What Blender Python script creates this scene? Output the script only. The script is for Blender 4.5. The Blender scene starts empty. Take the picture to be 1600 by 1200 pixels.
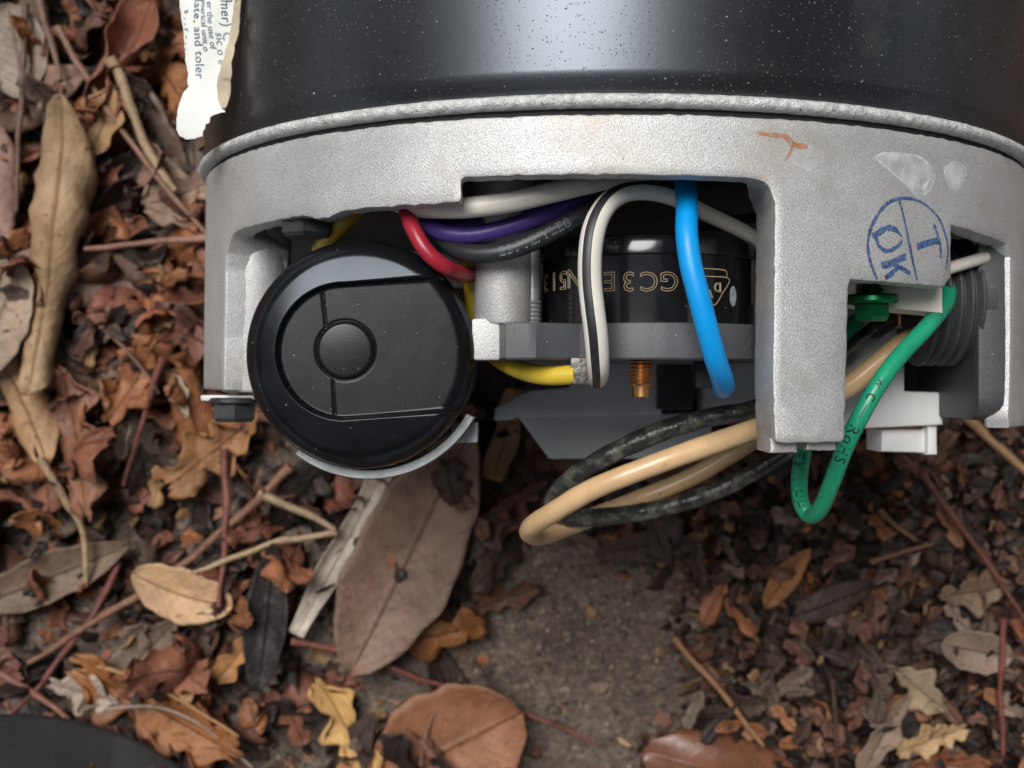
import bpy, bmesh, math, random
import numpy as np
from mathutils import Vector, Matrix, Euler, noise
from mathutils.geometry import delaunay_2d_cdt
R_ = math.radians
random.seed(7)
scene = bpy.context.scene
col = scene.collection

# ------------------------------------------------------------------ camera, sky, sun, exposure
FPX = 1900.0                     # focal length in pixels of the 1600 px wide photograph
CAMH = 0.339
cam_d = bpy.data.cameras.new('camera'); cam = bpy.data.objects.new('camera', cam_d)
col.objects.link(cam); cam.location = (0, 0, CAMH); cam.rotation_euler = (0, 0, 0)
cam_d.sensor_width = 36.0; cam_d.lens = 36.0*FPX/1600.0
cam_d.clip_start = 0.01; cam_d.clip_end = 400
cam_d.dof.use_dof = True; cam_d.dof.focus_distance = 0.184; cam_d.dof.aperture_fstop = 31.0
scene.camera = cam
SUN_DIR = Vector((-0.26, 0.45, 1.0)).normalized()      # direction towards the bright part of the overcast sky
world = bpy.data.worlds.new('World'); scene.world = world; world.use_nodes = True
wn = world.node_tree.nodes; wl = world.node_tree.links
sky = wn.new('ShaderNodeTexSky'); sky.sky_type = 'NISHITA'; sky.sun_disc = False
sky.sun_elevation = math.asin(SUN_DIR.z); sky.sun_rotation = math.atan2(SUN_DIR.x, SUN_DIR.y)
sky.air_density = 1.0; sky.dust_density = 3.0; sky.ozone_density = 1.0
hs = wn.new('ShaderNodeHueSaturation'); hs.inputs['Saturation'].default_value = 0.45      # overcast: the whole sky is paler
wl.new(sky.outputs[0], hs.inputs['Color']); wl.new(hs.outputs[0], wn['Background'].inputs[0]); wn['Background'].inputs[1].default_value = 0.06
sun_d = bpy.data.lights.new('sun', 'SUN'); sun_d.energy = 1.5; sun_d.angle = R_(32); sun_d.color = (1.0, 0.99, 0.97)
sun = bpy.data.objects.new('sun', sun_d); col.objects.link(sun)
sun.rotation_euler = (-SUN_DIR).to_track_quat('-Z', 'Y').to_euler(); sun.location = (-1, 1, 3)
scene.view_settings.view_transform = 'Standard'; scene.view_settings.look = 'None'
scene.view_settings.exposure = 1.05; scene.view_settings.gamma = 1.0
scene.render.resolution_x = 1024; scene.render.resolution_y = 768

# ------------------------------------------------------------------ layout helpers (metres)
def at(px, py, depth):
    return Vector(((px-800)/FPX*depth, (600-py)/FPX*depth, CAMH-depth))
def atz(px, py, z): return at(px, py, CAMH-z)

# motor axis
RS = 0.083; RB = 0.0826
AX, AZ, DL = 0.0198, 0.081, R_(-0.64)
_c, _s = math.cos(DL), math.sin(DL)
def cyl(a, y, r):
    lx = r*math.sin(a)
    return Vector((AX + lx*_c - y*_s, lx*_s + y*_c, AZ + r*math.cos(a)))
def pc(px, py, r=RB):
    """where the sight line through a pixel meets the motor's cylinder: (angle, y)"""
    dx, dy = (px-800)/FPX, (600-py)/FPX
    ox = -AX*_c; dxl = dx*_c + dy*_s; dyl = -dx*_s + dy*_c; oy = AX*_s
    oz = CAMH-AZ
    A = dxl*dxl+1; B = 2*(ox*dxl - oz); C = ox*ox+oz*oz-r*r
    disc = max(0.0, B*B-4*A*C)
    t = (-B-math.sqrt(disc))/(2*A)
    return math.atan2(ox+t*dxl, oz-t), oy+t*dyl

# ------------------------------------------------------------------ object helpers
WORG = {}
def finish(o, parent, smooth=35):
    if smooth:
        o.data.shade_smooth(); o.data.set_sharp_from_angle(angle=R_(smooth))
    return o
def mk(name, verts, faces, mat, parent=None, smooth=35, matidx=None, mats=None, uvs=None):
    V = np.array([tuple(v) for v in verts], dtype=np.float64)
    c = (V.min(0)+V.max(0))/2
    if parent is None: c[2] = V[:, 2].min()
    me = bpy.data.meshes.new(name)
    me.from_pydata((V-c).tolist(), [], faces)
    me.materials.append(mat)
    if mats:
        for m in mats: me.materials.append(m)
    if matidx is not None: me.polygons.foreach_set('material_index', matidx)
    me.validate(); me.update()
    bm = bmesh.new(); bm.from_mesh(me); bmesh.ops.recalc_face_normals(bm, faces=bm.faces); bm.to_mesh(me); bm.free()
    o = bpy.data.objects.new(name, me); col.objects.link(o)
    finish(o, parent, smooth)
    wc = Vector(c); WORG[o.name] = wc
    if parent is not None:
        o.parent = parent; o.location = wc-WORG[parent.name]
    else: o.location = wc
    return o
def empty(name, loc):
    o = bpy.data.objects.new(name, None); col.objects.link(o); o.location = loc; o.empty_display_size = 0.02
    WORG[o.name] = Vector(loc); return o
def tag(o, label, cat, group=None, kind=None):
    if label: o['label'] = label
    if cat: o['category'] = cat
    if group: o['group'] = group
    if kind: o['kind'] = kind
    return o

def merge(*parts):
    V, F = [], []
    for v, f in parts:
        n = len(V); V += list(v); F += [tuple(i+n for i in q) for q in f]
    return V, F
def basis(axis):
    w = Vector(axis).normalized(); t = Vector((0, 0, 1)) if abs(w.z) < 0.9 else Vector((1, 0, 0))
    u = t.cross(w).normalized(); return u, w.cross(u), w
def lathe(profile, center, axis, n=48, a0=0, a1=None, squash=None):
    """profile of (radius, height along axis); closed all round unless a1 given"""
    u, v, w = basis(axis); full = a1 is None
    m = n if full else n+1
    V, F = [], []
    for (r, h) in profile:
        for i in range(m):
            a = a0 + (2*math.pi if full else (a1-a0))*i/n
            V.append(Vector(center)+u*(r*math.cos(a))+v*(r*math.sin(a))+w*h)
    for k in range(len(profile)-1):
        for i in range(n):
            j = (i+1) % m
            F.append((k*m+i, k*m+j, (k+1)*m+j, (k+1)*m+i))
    if full:
        if profile[0][0] > 1e-7: F.append(tuple(range(m)))
        if profile[-1][0] > 1e-7: F.append(tuple((len(profile)-1)*m+i for i in range(m)))
    return V, F
def box(x0, x1, y0, y1, z0, z1, b=0.0004):
    bm = bmesh.new(); bmesh.ops.create_cube(bm, size=1)
    for v in bm.verts: v.co = Vector((x0+(v.co.x+.5)*(x1-x0), y0+(v.co.y+.5)*(y1-y0), z0+(v.co.z+.5)*(z1-z0)))
    if b: bmesh.ops.bevel(bm, geom=list(bm.edges), offset=b, segments=2, affect='EDGES', profile=0.6)
    bm.verts.index_update()
    V = [v.co.copy() for v in bm.verts]; F = [tuple(v.index for v in f.verts) for f in bm.faces]; bm.free(); return V, F
def dens(pts, step, closed=True):
    out = []; n = len(pts)
    for i in range(n if closed else n-1):
        p, q = pts[i], pts[(i+1) % n]
        L = math.hypot(q[0]-p[0], q[1]-p[1]); k = max(1, int(math.ceil(L/step)))
        for j in range(k): out.append((p[0]+(q[0]-p[0])*j/k, p[1]+(q[1]-p[1])*j/k))
    if not closed: out.append(tuple(pts[-1]))
    return out
def roundcorner(p0, p1, p2, r, n=6):
    a = Vector(p0)-Vector(p1); b = Vector(p2)-Vector(p1); a.normalize(); b.normalize()
    A = Vector(p1)+a*r; B = Vector(p1)+b*r; out = []
    for i in range(n+1):
        t = i/n; out.append(tuple((A*(1-t)**2+Vector(p1)*2*t*(1-t)+B*t*t)[:]))
    return out
def inside(P, poly):
    x, y = P[:, 0], P[:, 1]; res = np.zeros(len(P), bool); n = len(poly)
    for i in range(n):
        x1, y1 = poly[i]; x2, y2 = poly[(i+1) % n]
        if y1 == y2: continue
        c = ((y1 > y) != (y2 > y)) & (x < (x2-x1)*(y-y1)/(y2-y1)+x1)
        res ^= c
    return res
def plate(outline, fmap, t, b=0.0004, step=0.0015, grid=0.003, jitter=0.0):
    """an outline with rounded rims, thickness t (number or function), laid out in space by fmap(u, v, depth)"""
    P = dens(outline, step)
    P = [p for i, p in enumerate(P) if math.hypot(p[0]-P[i-1][0], p[1]-P[i-1][1]) > 1e-6]
    area = sum(P[i-1][0]*P[i][1]-P[i][0]*P[i-1][1] for i in range(len(P)))
    if area < 0: P.reverse()
    if jitter:
        P = [(p[0]+jitter*noise.noise(Vector((p[0]*700, p[1]*700, 3))), p[1]+jitter*noise.noise(Vector((p[0]*700, p[1]*700, 9)))) for p in P]
    n = len(P); A = np.array(P)
    T = np.roll(A, -1, 0)-np.roll(A, 1, 0); T /= np.maximum(1e-9, np.linalg.norm(T, axis=1))[:, None]
    N = np.stack([-T[:, 1], T[:, 0]], 1)       # inward for CCW
    I0 = A+N*b; I1 = A+N*b*0.3
    mn, mx = A.min(0), A.max(0)
    gx, gy = np.meshgrid(np.arange(mn[0]+grid/2, mx[0], grid), np.arange(mn[1]+grid/2, mx[1], grid))
    G = np.stack([gx.ravel(), gy.ravel()], 1)
    if len(G):
        G = G[inside(G, I0.tolist())]
        keep = np.ones(len(G), bool)
        for k in range(0, len(G), 2000):
            d = np.linalg.norm(G[k:k+2000, None]-I0[None], axis=2).min(1); keep[k:k+2000] = d > step*0.6
        G = G[keep]
    pts = [Vector(p) for p in I0.tolist()]+[Vector(p) for p in G.tolist()]
    vs, es, fs, ov, oe, of = delaunay_2d_cdt(pts, [], [list(range(n))], 1, 1e-7)
    tf = t if callable(t) else (lambda u, v: t)
    V = []; F = []
    m = len(vs); back = {}
    for v in vs: V.append(fmap(v.x, v.y, 0))
    for v in vs: V.append(fmap(v.x, v.y, tf(v.x, v.y)))
    for f in fs:
        F.append(tuple(f)); F.append(tuple(m+i for i in reversed(f)))
    inv = {}
    for i, o in enumerate(ov):
        for k in o: inv[k] = i
    s = len(V)
    for i in range(n): V.append(fmap(I1[i, 0], I1[i, 1], 0.3*b))
    for i in range(n): V.append(fmap(A[i, 0], A[i, 1], b))
    for i in range(n): V.append(fmap(A[i, 0], A[i, 1], tf(A[i, 0], A[i, 1])-b))
    for i in range(n):
        j = (i+1) % n
        if i not in inv or j not in inv: continue
        F.append((inv[i], inv[j], s+j, s+i)); F.append((s+i, s+j, s+n+j, s+n+i))
        F.append((s+n+i, s+n+j, s+2*n+j, s+2*n+i)); F.append((s+2*n+i, s+2*n+j, m+inv[j], m+inv[i]))
    return V, F
def cmap(r):
    def f(u, v, h):
        a = u/RB; k = min(1, max(0, (abs(a)-R_(24))/R_(22))); b = a*k
        return cyl(a, v, r)-Vector((h*math.sin(b), 0, h*math.cos(b)))
    return f
def zmap(z): return lambda u, v, h: Vector((u, v, z-h))
def catmull(pts, step):
    P = [np.array(p, float) for p in pts]; P = [2*P[0]-P[1]]+P+[2*P[-1]-P[-2]]
    out = []
    for i in range(1, len(P)-2):
        p0, p1, p2, p3 = P[i-1:i+3]; k = max(2, int(np.linalg.norm((p2-p1)[:3])/step))
        for j in range(k):
            t = j/k
            out.append(0.5*((2*p1)+(-p0+p2)*t+(2*p0-5*p1+4*p2-p3)*t*t+(-p0+3*p1-3*p2+p3)*t**3))
    out.append(P[-2]); return np.array(out)
class Tube:
    def __init__(s, pts, r, step=0.001, sides=14, wob=0.0, caps=True):
        """pts: world points, or (point, radius) pairs"""
        if isinstance(pts[0], tuple) and len(pts[0]) == 2 and not isinstance(pts[0][0], float):
            Q = [tuple(p)+(rr,) for p, rr in pts]
        else: Q = [tuple(p)+(r,) for p in pts]
        C = catmull(Q, step); s.C = C[:, :3]; s.r = C[:, 3]; s.n = sides
        T = np.gradient(s.C, axis=0); T /= np.linalg.norm(T, axis=1)[:, None]; s.T = T
        N = np.zeros_like(T); up = np.array([0, 0, 1.0]); up = up-T[0]*up.dot(T[0])
        if np.linalg.norm(up) < 0.1: up = np.array([1.0, 0, 0])-T[0]*T[0][0]
        N[0] = up/np.linalg.norm(up)
        for i in range(1, len(T)):
            v = N[i-1]-T[i]*N[i-1].dot(T[i]); N[i] = v/np.linalg.norm(v)
        s.N = N; s.B = np.cross(T, N)
        s.S = np.concatenate([[0], np.cumsum(np.linalg.norm(np.diff(s.C, axis=0), axis=1))])
        if wob:
            s.r = s.r*np.array([1+wob*noise.noise(Vector((x*300, 1.7, 0)))+wob*.6*noise.noise(Vector((x*1100, 5.7, 0))) for x in s.S])
        s.caps = caps
    def mesh(s):
        V, F = [], []; m = len(s.C)
        for i in range(m):
            for k in range(s.n):
                a = 2*math.pi*k/s.n
                V.append(Vector(s.C[i]+(s.N[i]*math.cos(a)+s.B[i]*math.sin(a))*s.r[i]))
        for i in range(m-1):
            for k in range(s.n):
                q = (k+1) % s.n; F.append((i*s.n+k, i*s.n+q, (i+1)*s.n+q, (i+1)*s.n+k))
        F.append(tuple(range(s.n))); F.append(tuple((m-1)*s.n+k for k in range(s.n)))
        return V, F
    def facing(s, i, toward):
        d = np.array(toward)-s.C[i]; return math.atan2(d.dot(s.B[i]), d.dot(s.N[i]))
    def wrap(s, s0, ang, lift=0.00004):
        """(u along, v around) -> point; ang is the angle of v=0"""
        def f(u, v, h=0):
            x = s0+u; i = int(np.clip(np.searchsorted(s.S, x)-1, 0, len(s.S)-2))
            t = (x-s.S[i])/max(1e-9, s.S[i+1]-s.S[i])
            L = lambda A: A[i]*(1-t)+A[i+1]*t
            r = L(s.r); a = (ang(x) if callable(ang) else ang)-v/r
            return Vector(L(s.C)+(L(s.N)*math.cos(a)+L(s.B)*math.sin(a))*(r+lift+h))
        return f
def textmesh(body, size, fmap, outline=0.0, spacing=1.0, center=True):
    cu = bpy.data.curves.new('lettering', 'FONT'); cu.body = body; cu.size = size; cu.space_character = spacing; cu.resolution_u = 3
    if outline:
        cu.fill_mode = 'NONE'; cu.bevel_depth = outline; cu.bevel_resolution = 0
    o = bpy.data.objects.new('lettering', cu)
    me = bpy.data.meshes.new_from_object(o)
    xs = [v.co.x for v in me.vertices]; ys = [v.co.y for v in me.vertices]
    cx = (min(xs)+max(xs))/2 if center else 0; cy = (min(ys)+max(ys))/2
    V = [fmap(v.co.x-cx, v.co.y-cy, v.co.z) for v in me.vertices]; F = [tuple(p.vertices) for p in me.polygons]
    bpy.data.objects.remove(o); bpy.data.curves.remove(cu); bpy.data.meshes.remove(me)
    return V, F
def ribbon(pts, w, fmap, step=0.0006, wob=0.0):
    """a stroke of given width (number or list) on a surface given by fmap(u, v)"""
    ws = w if isinstance(w, (list, tuple)) else [w]*len(pts)
    C = catmull([(p[0], p[1], 0, q) for p, q in zip(pts, ws)], step)
    T = np.gradient(C[:, :2], axis=0); T /= np.maximum(1e-12, np.linalg.norm(T, axis=1))[:, None]
    V, F = [], []
    for i in range(len(C)):
        k = 1+wob*noise.noise(Vector((C[i, 0]*900, C[i, 1]*900, 0)))
        for sgn in (-1, 0, 1):
            x = C[i, 0]-T[i, 1]*C[i, 3]/2*sgn*k; y = C[i, 1]+T[i, 0]*C[i, 3]/2*sgn*k
            V.append(fmap(x, y, 0))
    for i in range(len(C)-1):
        for k in (0, 1): F.append((3*i+k, 3*i+k+1, 3*i+k+4, 3*i+k+3))
    return V, F
def hexhead(center, axis, af, h, flange=None, turn=0.3):
    """hex bolt head: af across flats, chamfered outer end, optional washer flange"""
    u, v, w = basis(axis); V, F = [], []
    r = af/math.sqrt(3); prof = [(r, 0), (r, h*0.8), (r*0.86, h)]
    for (rr, hh) in prof:
        for i in range(6):
            a = turn+i*math.pi/3; V.append(Vector(center)+u*rr*math.cos(a)+v*rr*math.sin(a)+w*hh)
    for k in range(2):
        for i in range(6): j = (i+1) % 6; F.append((k*6+i, k*6+j, k*6+6+j, k*6+6+i))
    F += [tuple(range(6)), tuple(range(12, 18))]
    res = (V, F)
    if flange: res = merge(res, lathe([(flange*0.93, -flange*0.22), (flange, -flange*0.16), (flange, -flange*0.03), (flange*0.9, flange*0.03)], center, axis, 32))
    return res

# ------------------------------------------------------------------ materials
def newmat(name):
    m = bpy.data.materials.new(name); m.use_nodes = True
    nt = m.node_tree; return m, nt.nodes, nt.links, nt.nodes['Principled BSDF']
def nd(ns, t, **k):
    n = ns.new(t)
    for a, b in k.items():
        if a in n.inputs: n.inputs[a].default_value = b
        else: setattr(n, a, b)
    return n
def ramp(ns, ls, fac, stops):
    r = ns.new('ShaderNodeValToRGB'); e = r.color_ramp.elements
    while len(e) < len(stops): e.new(0.5)
    for q, (p, c) in zip(e, stops): q.position = p; q.color = (*c, 1) if len(c) == 3 else c
    ls.new(fac, r.inputs[0]); return r.outputs[0]
def mixc(ns, ls, fac, a, b, blend='MIX'):
    m = ns.new('ShaderNodeMix'); m.data_type = 'RGBA'; m.blend_type = blend
    for sock, val in ((m.inputs[0], fac), (m.inputs[6], a), (m.inputs[7], b)):
        if hasattr(val, 'is_linked'): ls.new(val, sock)
        elif isinstance(val, (int, float)): sock.default_value = val
        else: sock.default_value = (*val, 1) if len(val) == 3 else val
    return m.outputs[2]
def math_(ns, ls, op, a, b=None):
    m = ns.new('ShaderNodeMath'); m.operation = op
    for i, val in enumerate((a, b)):
        if val is None: continue
        if hasattr(val, 'is_linked'): ls.new(val, m.inputs[i])
        else: m.inputs[i].default_value = val
    return m.outputs[0]
def surf(name, base, rough=0.5, metal=0.0, var=0.12, vscale=120, bump=None, specks=None, spec=0.5, grime=None, coat=0, rvar=0.1, grain=None, tint=None):
    """base colour with mottling, fine relief, dust specks and grime"""
    m, ns, ls, p = newmat(name)
    tc = ns.new('ShaderNodeTexCoord').outputs['Object']
    n1 = nd(ns, 'ShaderNodeTexNoise', Scale=vscale, Detail=6.0, Roughness=0.6); ls.new(tc, n1.inputs[0])
    lo = tuple(c*(1-var) for c in base); hi = tuple(min(1, c*(1+var)) for c in base)
    c = ramp(ns, ls, n1.outputs[0], [(0.3, lo), (0.7, hi)])
    ro = math_(ns, ls, 'MULTIPLY_ADD', n1.outputs[0], rvar*2); ro.node.inputs[2].default_value = rough-rvar
    if grain:
        gn = nd(ns, 'ShaderNodeTexNoise', Scale=grain[0], Detail=2.0); ls.new(tc, gn.inputs[0])
        k = ramp(ns, ls, gn.outputs[0], [(0.32, (1-grain[1],)*3), (0.68, (1+grain[1],)*3)]); c = mixc(ns, ls, 1.0, c, k, 'MULTIPLY')
    if grime:
        g = nd(ns, 'ShaderNodeTexNoise', Scale=grime[1], Detail=8.0, Roughness=0.7); ls.new(tc, g.inputs[0])
        f = ramp(ns, ls, g.outputs[0], [(grime[2], (0, 0, 0)), (min(1, grime[2]+0.12), (1, 1, 1))])
        c = mixc(ns, ls, f, c, grime[0])
    if specks:
        for (sc, size, cut, scol) in specks:
            v = nd(ns, 'ShaderNodeTexVoronoi', Scale=sc); ls.new(tc, v.inputs[0])
            d = math_(ns, ls, 'LESS_THAN', v.outputs[0], size)
            sx = ns.new('ShaderNodeSeparateColor'); ls.new(v.outputs[1], sx.inputs[0])
            g = math_(ns, ls, 'GREATER_THAN', sx.outputs[0], cut)
            f = math_(ns, ls, 'MULTIPLY', d, g); f2 = math_(ns, ls, 'MULTIPLY', f, sx.outputs[1])
            c = mixc(ns, ls, f2, c, scol)
            ro = math_(ns, ls, 'MAXIMUM', ro, math_(ns, ls, 'MULTIPLY', f, 0.8))
    ls.new(c, p.inputs['Base Color']); ls.new(ro, p.inputs['Roughness'])
    p.inputs['Metallic'].default_value = metal; p.inputs['Specular IOR Level'].default_value = spec
    if tint: p.inputs['Specular Tint'].default_value = (*tint, 1)
    if coat: p.inputs['Coat Weight'].default_value = coat; p.inputs['Coat Roughness'].default_value = 0.08
    if bump:
        prev = None
        for (sc, dist) in bump:
            b = nd(ns, 'ShaderNodeTexNoise', Scale=sc, Detail=3.0); ls.new(tc, b.inputs[0])
            bp = nd(ns, 'ShaderNodeBump', Strength=1.0, Distance=dist); ls.new(b.outputs[0], bp.inputs['Height'])
            if prev: ls.new(prev, bp.inputs['Normal'])
            prev = bp.outputs[0]
        ls.new(prev, p.inputs['Normal'])
    return m
DUST = (0.42, 0.38, 0.33)
M = {}
M['shell'] = surf('black_enamel', (0.012, 0.012, 0.013), 0.33, 0, 0.2, 60, bump=[(1500, 0.000006)], rvar=0.03, spec=1.0, tint=(0.80, 0.90, 1.0),
                  grime=((0.035, 0.032, 0.03), 26, 0.56), specks=[(1500, 0.20, 0.72, (0.11, 0.095, 0.08)), (900, 0.13, 0.80, (0.26, 0.23, 0.20)), (420, 0.07, 0.86, (0.40, 0.37, 0.33)), (2600, 0.24, 0.8, (0.08, 0.07, 0.062))])
M['alu'] = surf('cast_aluminium', (0.55, 0.545, 0.535), 0.48, 0.52, 0.11, 70, bump=[(5600, 0.0001), (2600, 0.00003)], grain=(4300, 0.24),
                specks=[(1300, 0.14, 0.86, (0.16, 0.15, 0.14)), (900, 0.14, 0.92, (0.8, 0.8, 0.8))], grime=((0.47, 0.44, 0.40), 42, 0.54))
M['bead'] = surf('chipped_bare_seam', (0.66, 0.67, 0.65), 0.6, 0.3, 0.35, 900, bump=[(4200, 0.0003), (1600, 0.0002)], grime=((0.06, 0.06, 0.06), 700, 0.60))
M['gap'] = surf('dark_seam', (0.02, 0.018, 0.016), 0.8)
M['steel'] = surf('zinc_plated_steel', (0.27, 0.285, 0.285), 0.5, 0.7, 0.3, 300, bump=[(1800, 0.00004)])
M['darkmetal'] = surf('dark_interior_metal', (0.011, 0.011, 0.012), 0.65, 0.0, 0.3, 100, bump=[(900, 0.0001)])
M['bolt'] = surf('blackened_bolt_steel', (0.05, 0.052, 0.055), 0.5, 0.4, 0.25, 300, bump=[(1600, 0.00006)])
M['blackplastic'] = surf('black_phenolic', (0.009, 0.009, 0.010), 0.27, 0, 0.25, 300, bump=[(3600, 0.000008)], rvar=0.05, spec=0.28,
                         specks=[(700, 0.08, 0.82, DUST), (1400, 0.13, 0.72, (0.25, 0.22, 0.2))])
M['gloss'] = surf('glossy_black_phenolic', (0.010, 0.010, 0.011), 0.13, 0, 0.2, 300, rvar=0.03, specks=[(900, 0.10, 0.84, DUST)])
M['satin'] = surf('satin_black_phenolic', (0.007, 0.007, 0.008), 0.21, 0, 0.2, 300, rvar=0.04, spec=0.3, tint=(0.8, 0.9, 1.0), specks=[(900, 0.10, 0.84, DUST)])
M['greyplastic'] = surf('dark_grey_phenolic', (0.075, 0.08, 0.087), 0.55, 0, 0.1, 200, bump=[(1800, 0.00005)], specks=[(1100, 0.12, 0.86, DUST)])
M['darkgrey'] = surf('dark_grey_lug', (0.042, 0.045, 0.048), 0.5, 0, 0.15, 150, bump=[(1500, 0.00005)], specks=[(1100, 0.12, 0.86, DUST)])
M['palegrey'] = surf('pale_grey_plastic', (0.46, 0.465, 0.465), 0.5, 0, 0.07, 60, specks=[(500, 0.1, 0.85, (0.1, 0.09, 0.08))])
M['white'] = surf('white_plastic', (0.72, 0.72, 0.70), 0.42, 0, 0.05, 80, specks=[(400, 0.08, 0.85, (0.1, 0.09, 0.08))])
M['cream'] = surf('cream_plastic', (0.66, 0.62, 0.53), 0.5, 0, 0.06, 80)
M['w_white'] = surf('off_white_insulation', (0.60, 0.57, 0.51), 0.42, 0, 0.08, 120, specks=[(500, 0.09, 0.8, (0.3, 0.2, 0.1))])
M['w_bright'] = surf('white_insulation', (0.74, 0.70, 0.62), 0.4, 0, 0.08, 120, grime=((0.58, 0.47, 0.30), 150, 0.60))
M['w_black'] = surf('black_insulation', (0.022, 0.023, 0.026), 0.42, 0, 0.2, 200)
M['w_purple'] = surf('purple_insulation', (0.075, 0.04, 0.24), 0.4, 0, 0.12, 120, bump=[(900, 0.00003)], grime=((0.044, 0.028, 0.118), 160, 0.58))
M['w_red'] = surf('red_insulation', (0.36, 0.018, 0.035), 0.35, 0, 0.12, 150, bump=[(900, 0.00003)], grime=((0.172, 0.018, 0.026), 160, 0.58))
M['w_yellow'] = surf('yellow_insulation', (0.62, 0.44, 0.04), 0.38, 0, 0.08, 150, bump=[(900, 0.00003)], grime=((0.289, 0.208, 0.028), 160, 0.58))
M['w_blue'] = surf('blue_insulation', (0.0, 0.31, 0.76), 0.42, 0, 0.05, 150, specks=[(500, 0.07, 0.85, (0.5, 0.7, 0.8))], bump=[(700, 0.00003)], grime=((0.0, 0.20, 0.50), 120, 0.6))
M['w_tan'] = surf('tan_insulation', (0.62, 0.41, 0.22), 0.27, 0, 0.12, 150, specks=[(420, 0.09, 0.8, (0.08, 0.05, 0.03))], grime=((0.40, 0.25, 0.10), 130, 0.62))
M['w_cable'] = surf('scuffed_black_cable', (0.03, 0.031, 0.03), 0.32, 0, 0.4, 300, bump=[(700, 0.0003)], grime=((0.13, 0.13, 0.10), 220, 0.50))
M['w_green'] = surf('green_insulation', (0.012, 0.29, 0.155), 0.36, 0, 0.15, 150, grime=((0.05, 0.17, 0.05), 180, 0.64), specks=[(600, 0.09, 0.85, (0.03, 0.05, 0.03))])
M['greenscrew'] = surf('green_anodised_screw', (0.010, 0.15, 0.05), 0.3, 0.7, 0.2, 400)
M['brass'] = surf('brass', (0.42, 0.22, 0.09), 0.36, 0.9, 0.25, 500)
M['print_gold'] = surf('gold_print', (0.42, 0.32, 0.20), 0.5)
M['print_black'] = surf('black_print', (0.012, 0.015, 0.013), 0.55, 0, 0.3, 900)
M['print_grey'] = surf('pale_grey_print', (0.26, 0.31, 0.32), 0.5, 0, 0.5, 900)
M['ink'] = surf('blue_ink', (0.03, 0.10, 0.27), 0.55, 0, 0.6, 420, grime=((0.02, 0.02, 0.09), 260, 0.52))
M['glue'] = surf('dried_glue', (0.70, 0.72, 0.73), 0.42, 0, 0.2, 300, bump=[(700, 0.0003)])
M['rust'] = surf('rust', (0.50, 0.17, 0.03), 0.8, 0, 0.4, 500)
M['paper'] = surf('white_paper', (0.78, 0.79, 0.75), 0.7, 0, 0.05, 90, bump=[(600, 0.0001)])
M['paperback'] = surf('stained_paper_back', (0.50, 0.42, 0.30), 0.7, 0, 0.2, 150, grime=((0.22, 0.11, 0.03), 200, 0.56), specks=[(900, 0.2, 0.7, (0.05, 0.04, 0.03))])
M['print_blue'] = surf('blue_grey_print', (0.17, 0.21, 0.27), 0.6, 0, 0.6, 500)
M['rubber'] = surf('black_rubber', (0.014, 0.013, 0.013), 0.55, 0, 0.3, 100, spec=0.15, bump=[(900, 0.0001)], grime=((0.018, 0.016, 0.015), 60, 0.5))
M['tinned'] = surf('tarnished_solder', (0.13, 0.122, 0.115), 0.45, 0.7, 0.5, 600, bump=[(900, 0.0002)], grime=((0.05, 0.035, 0.03), 500, 0.55))

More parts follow.
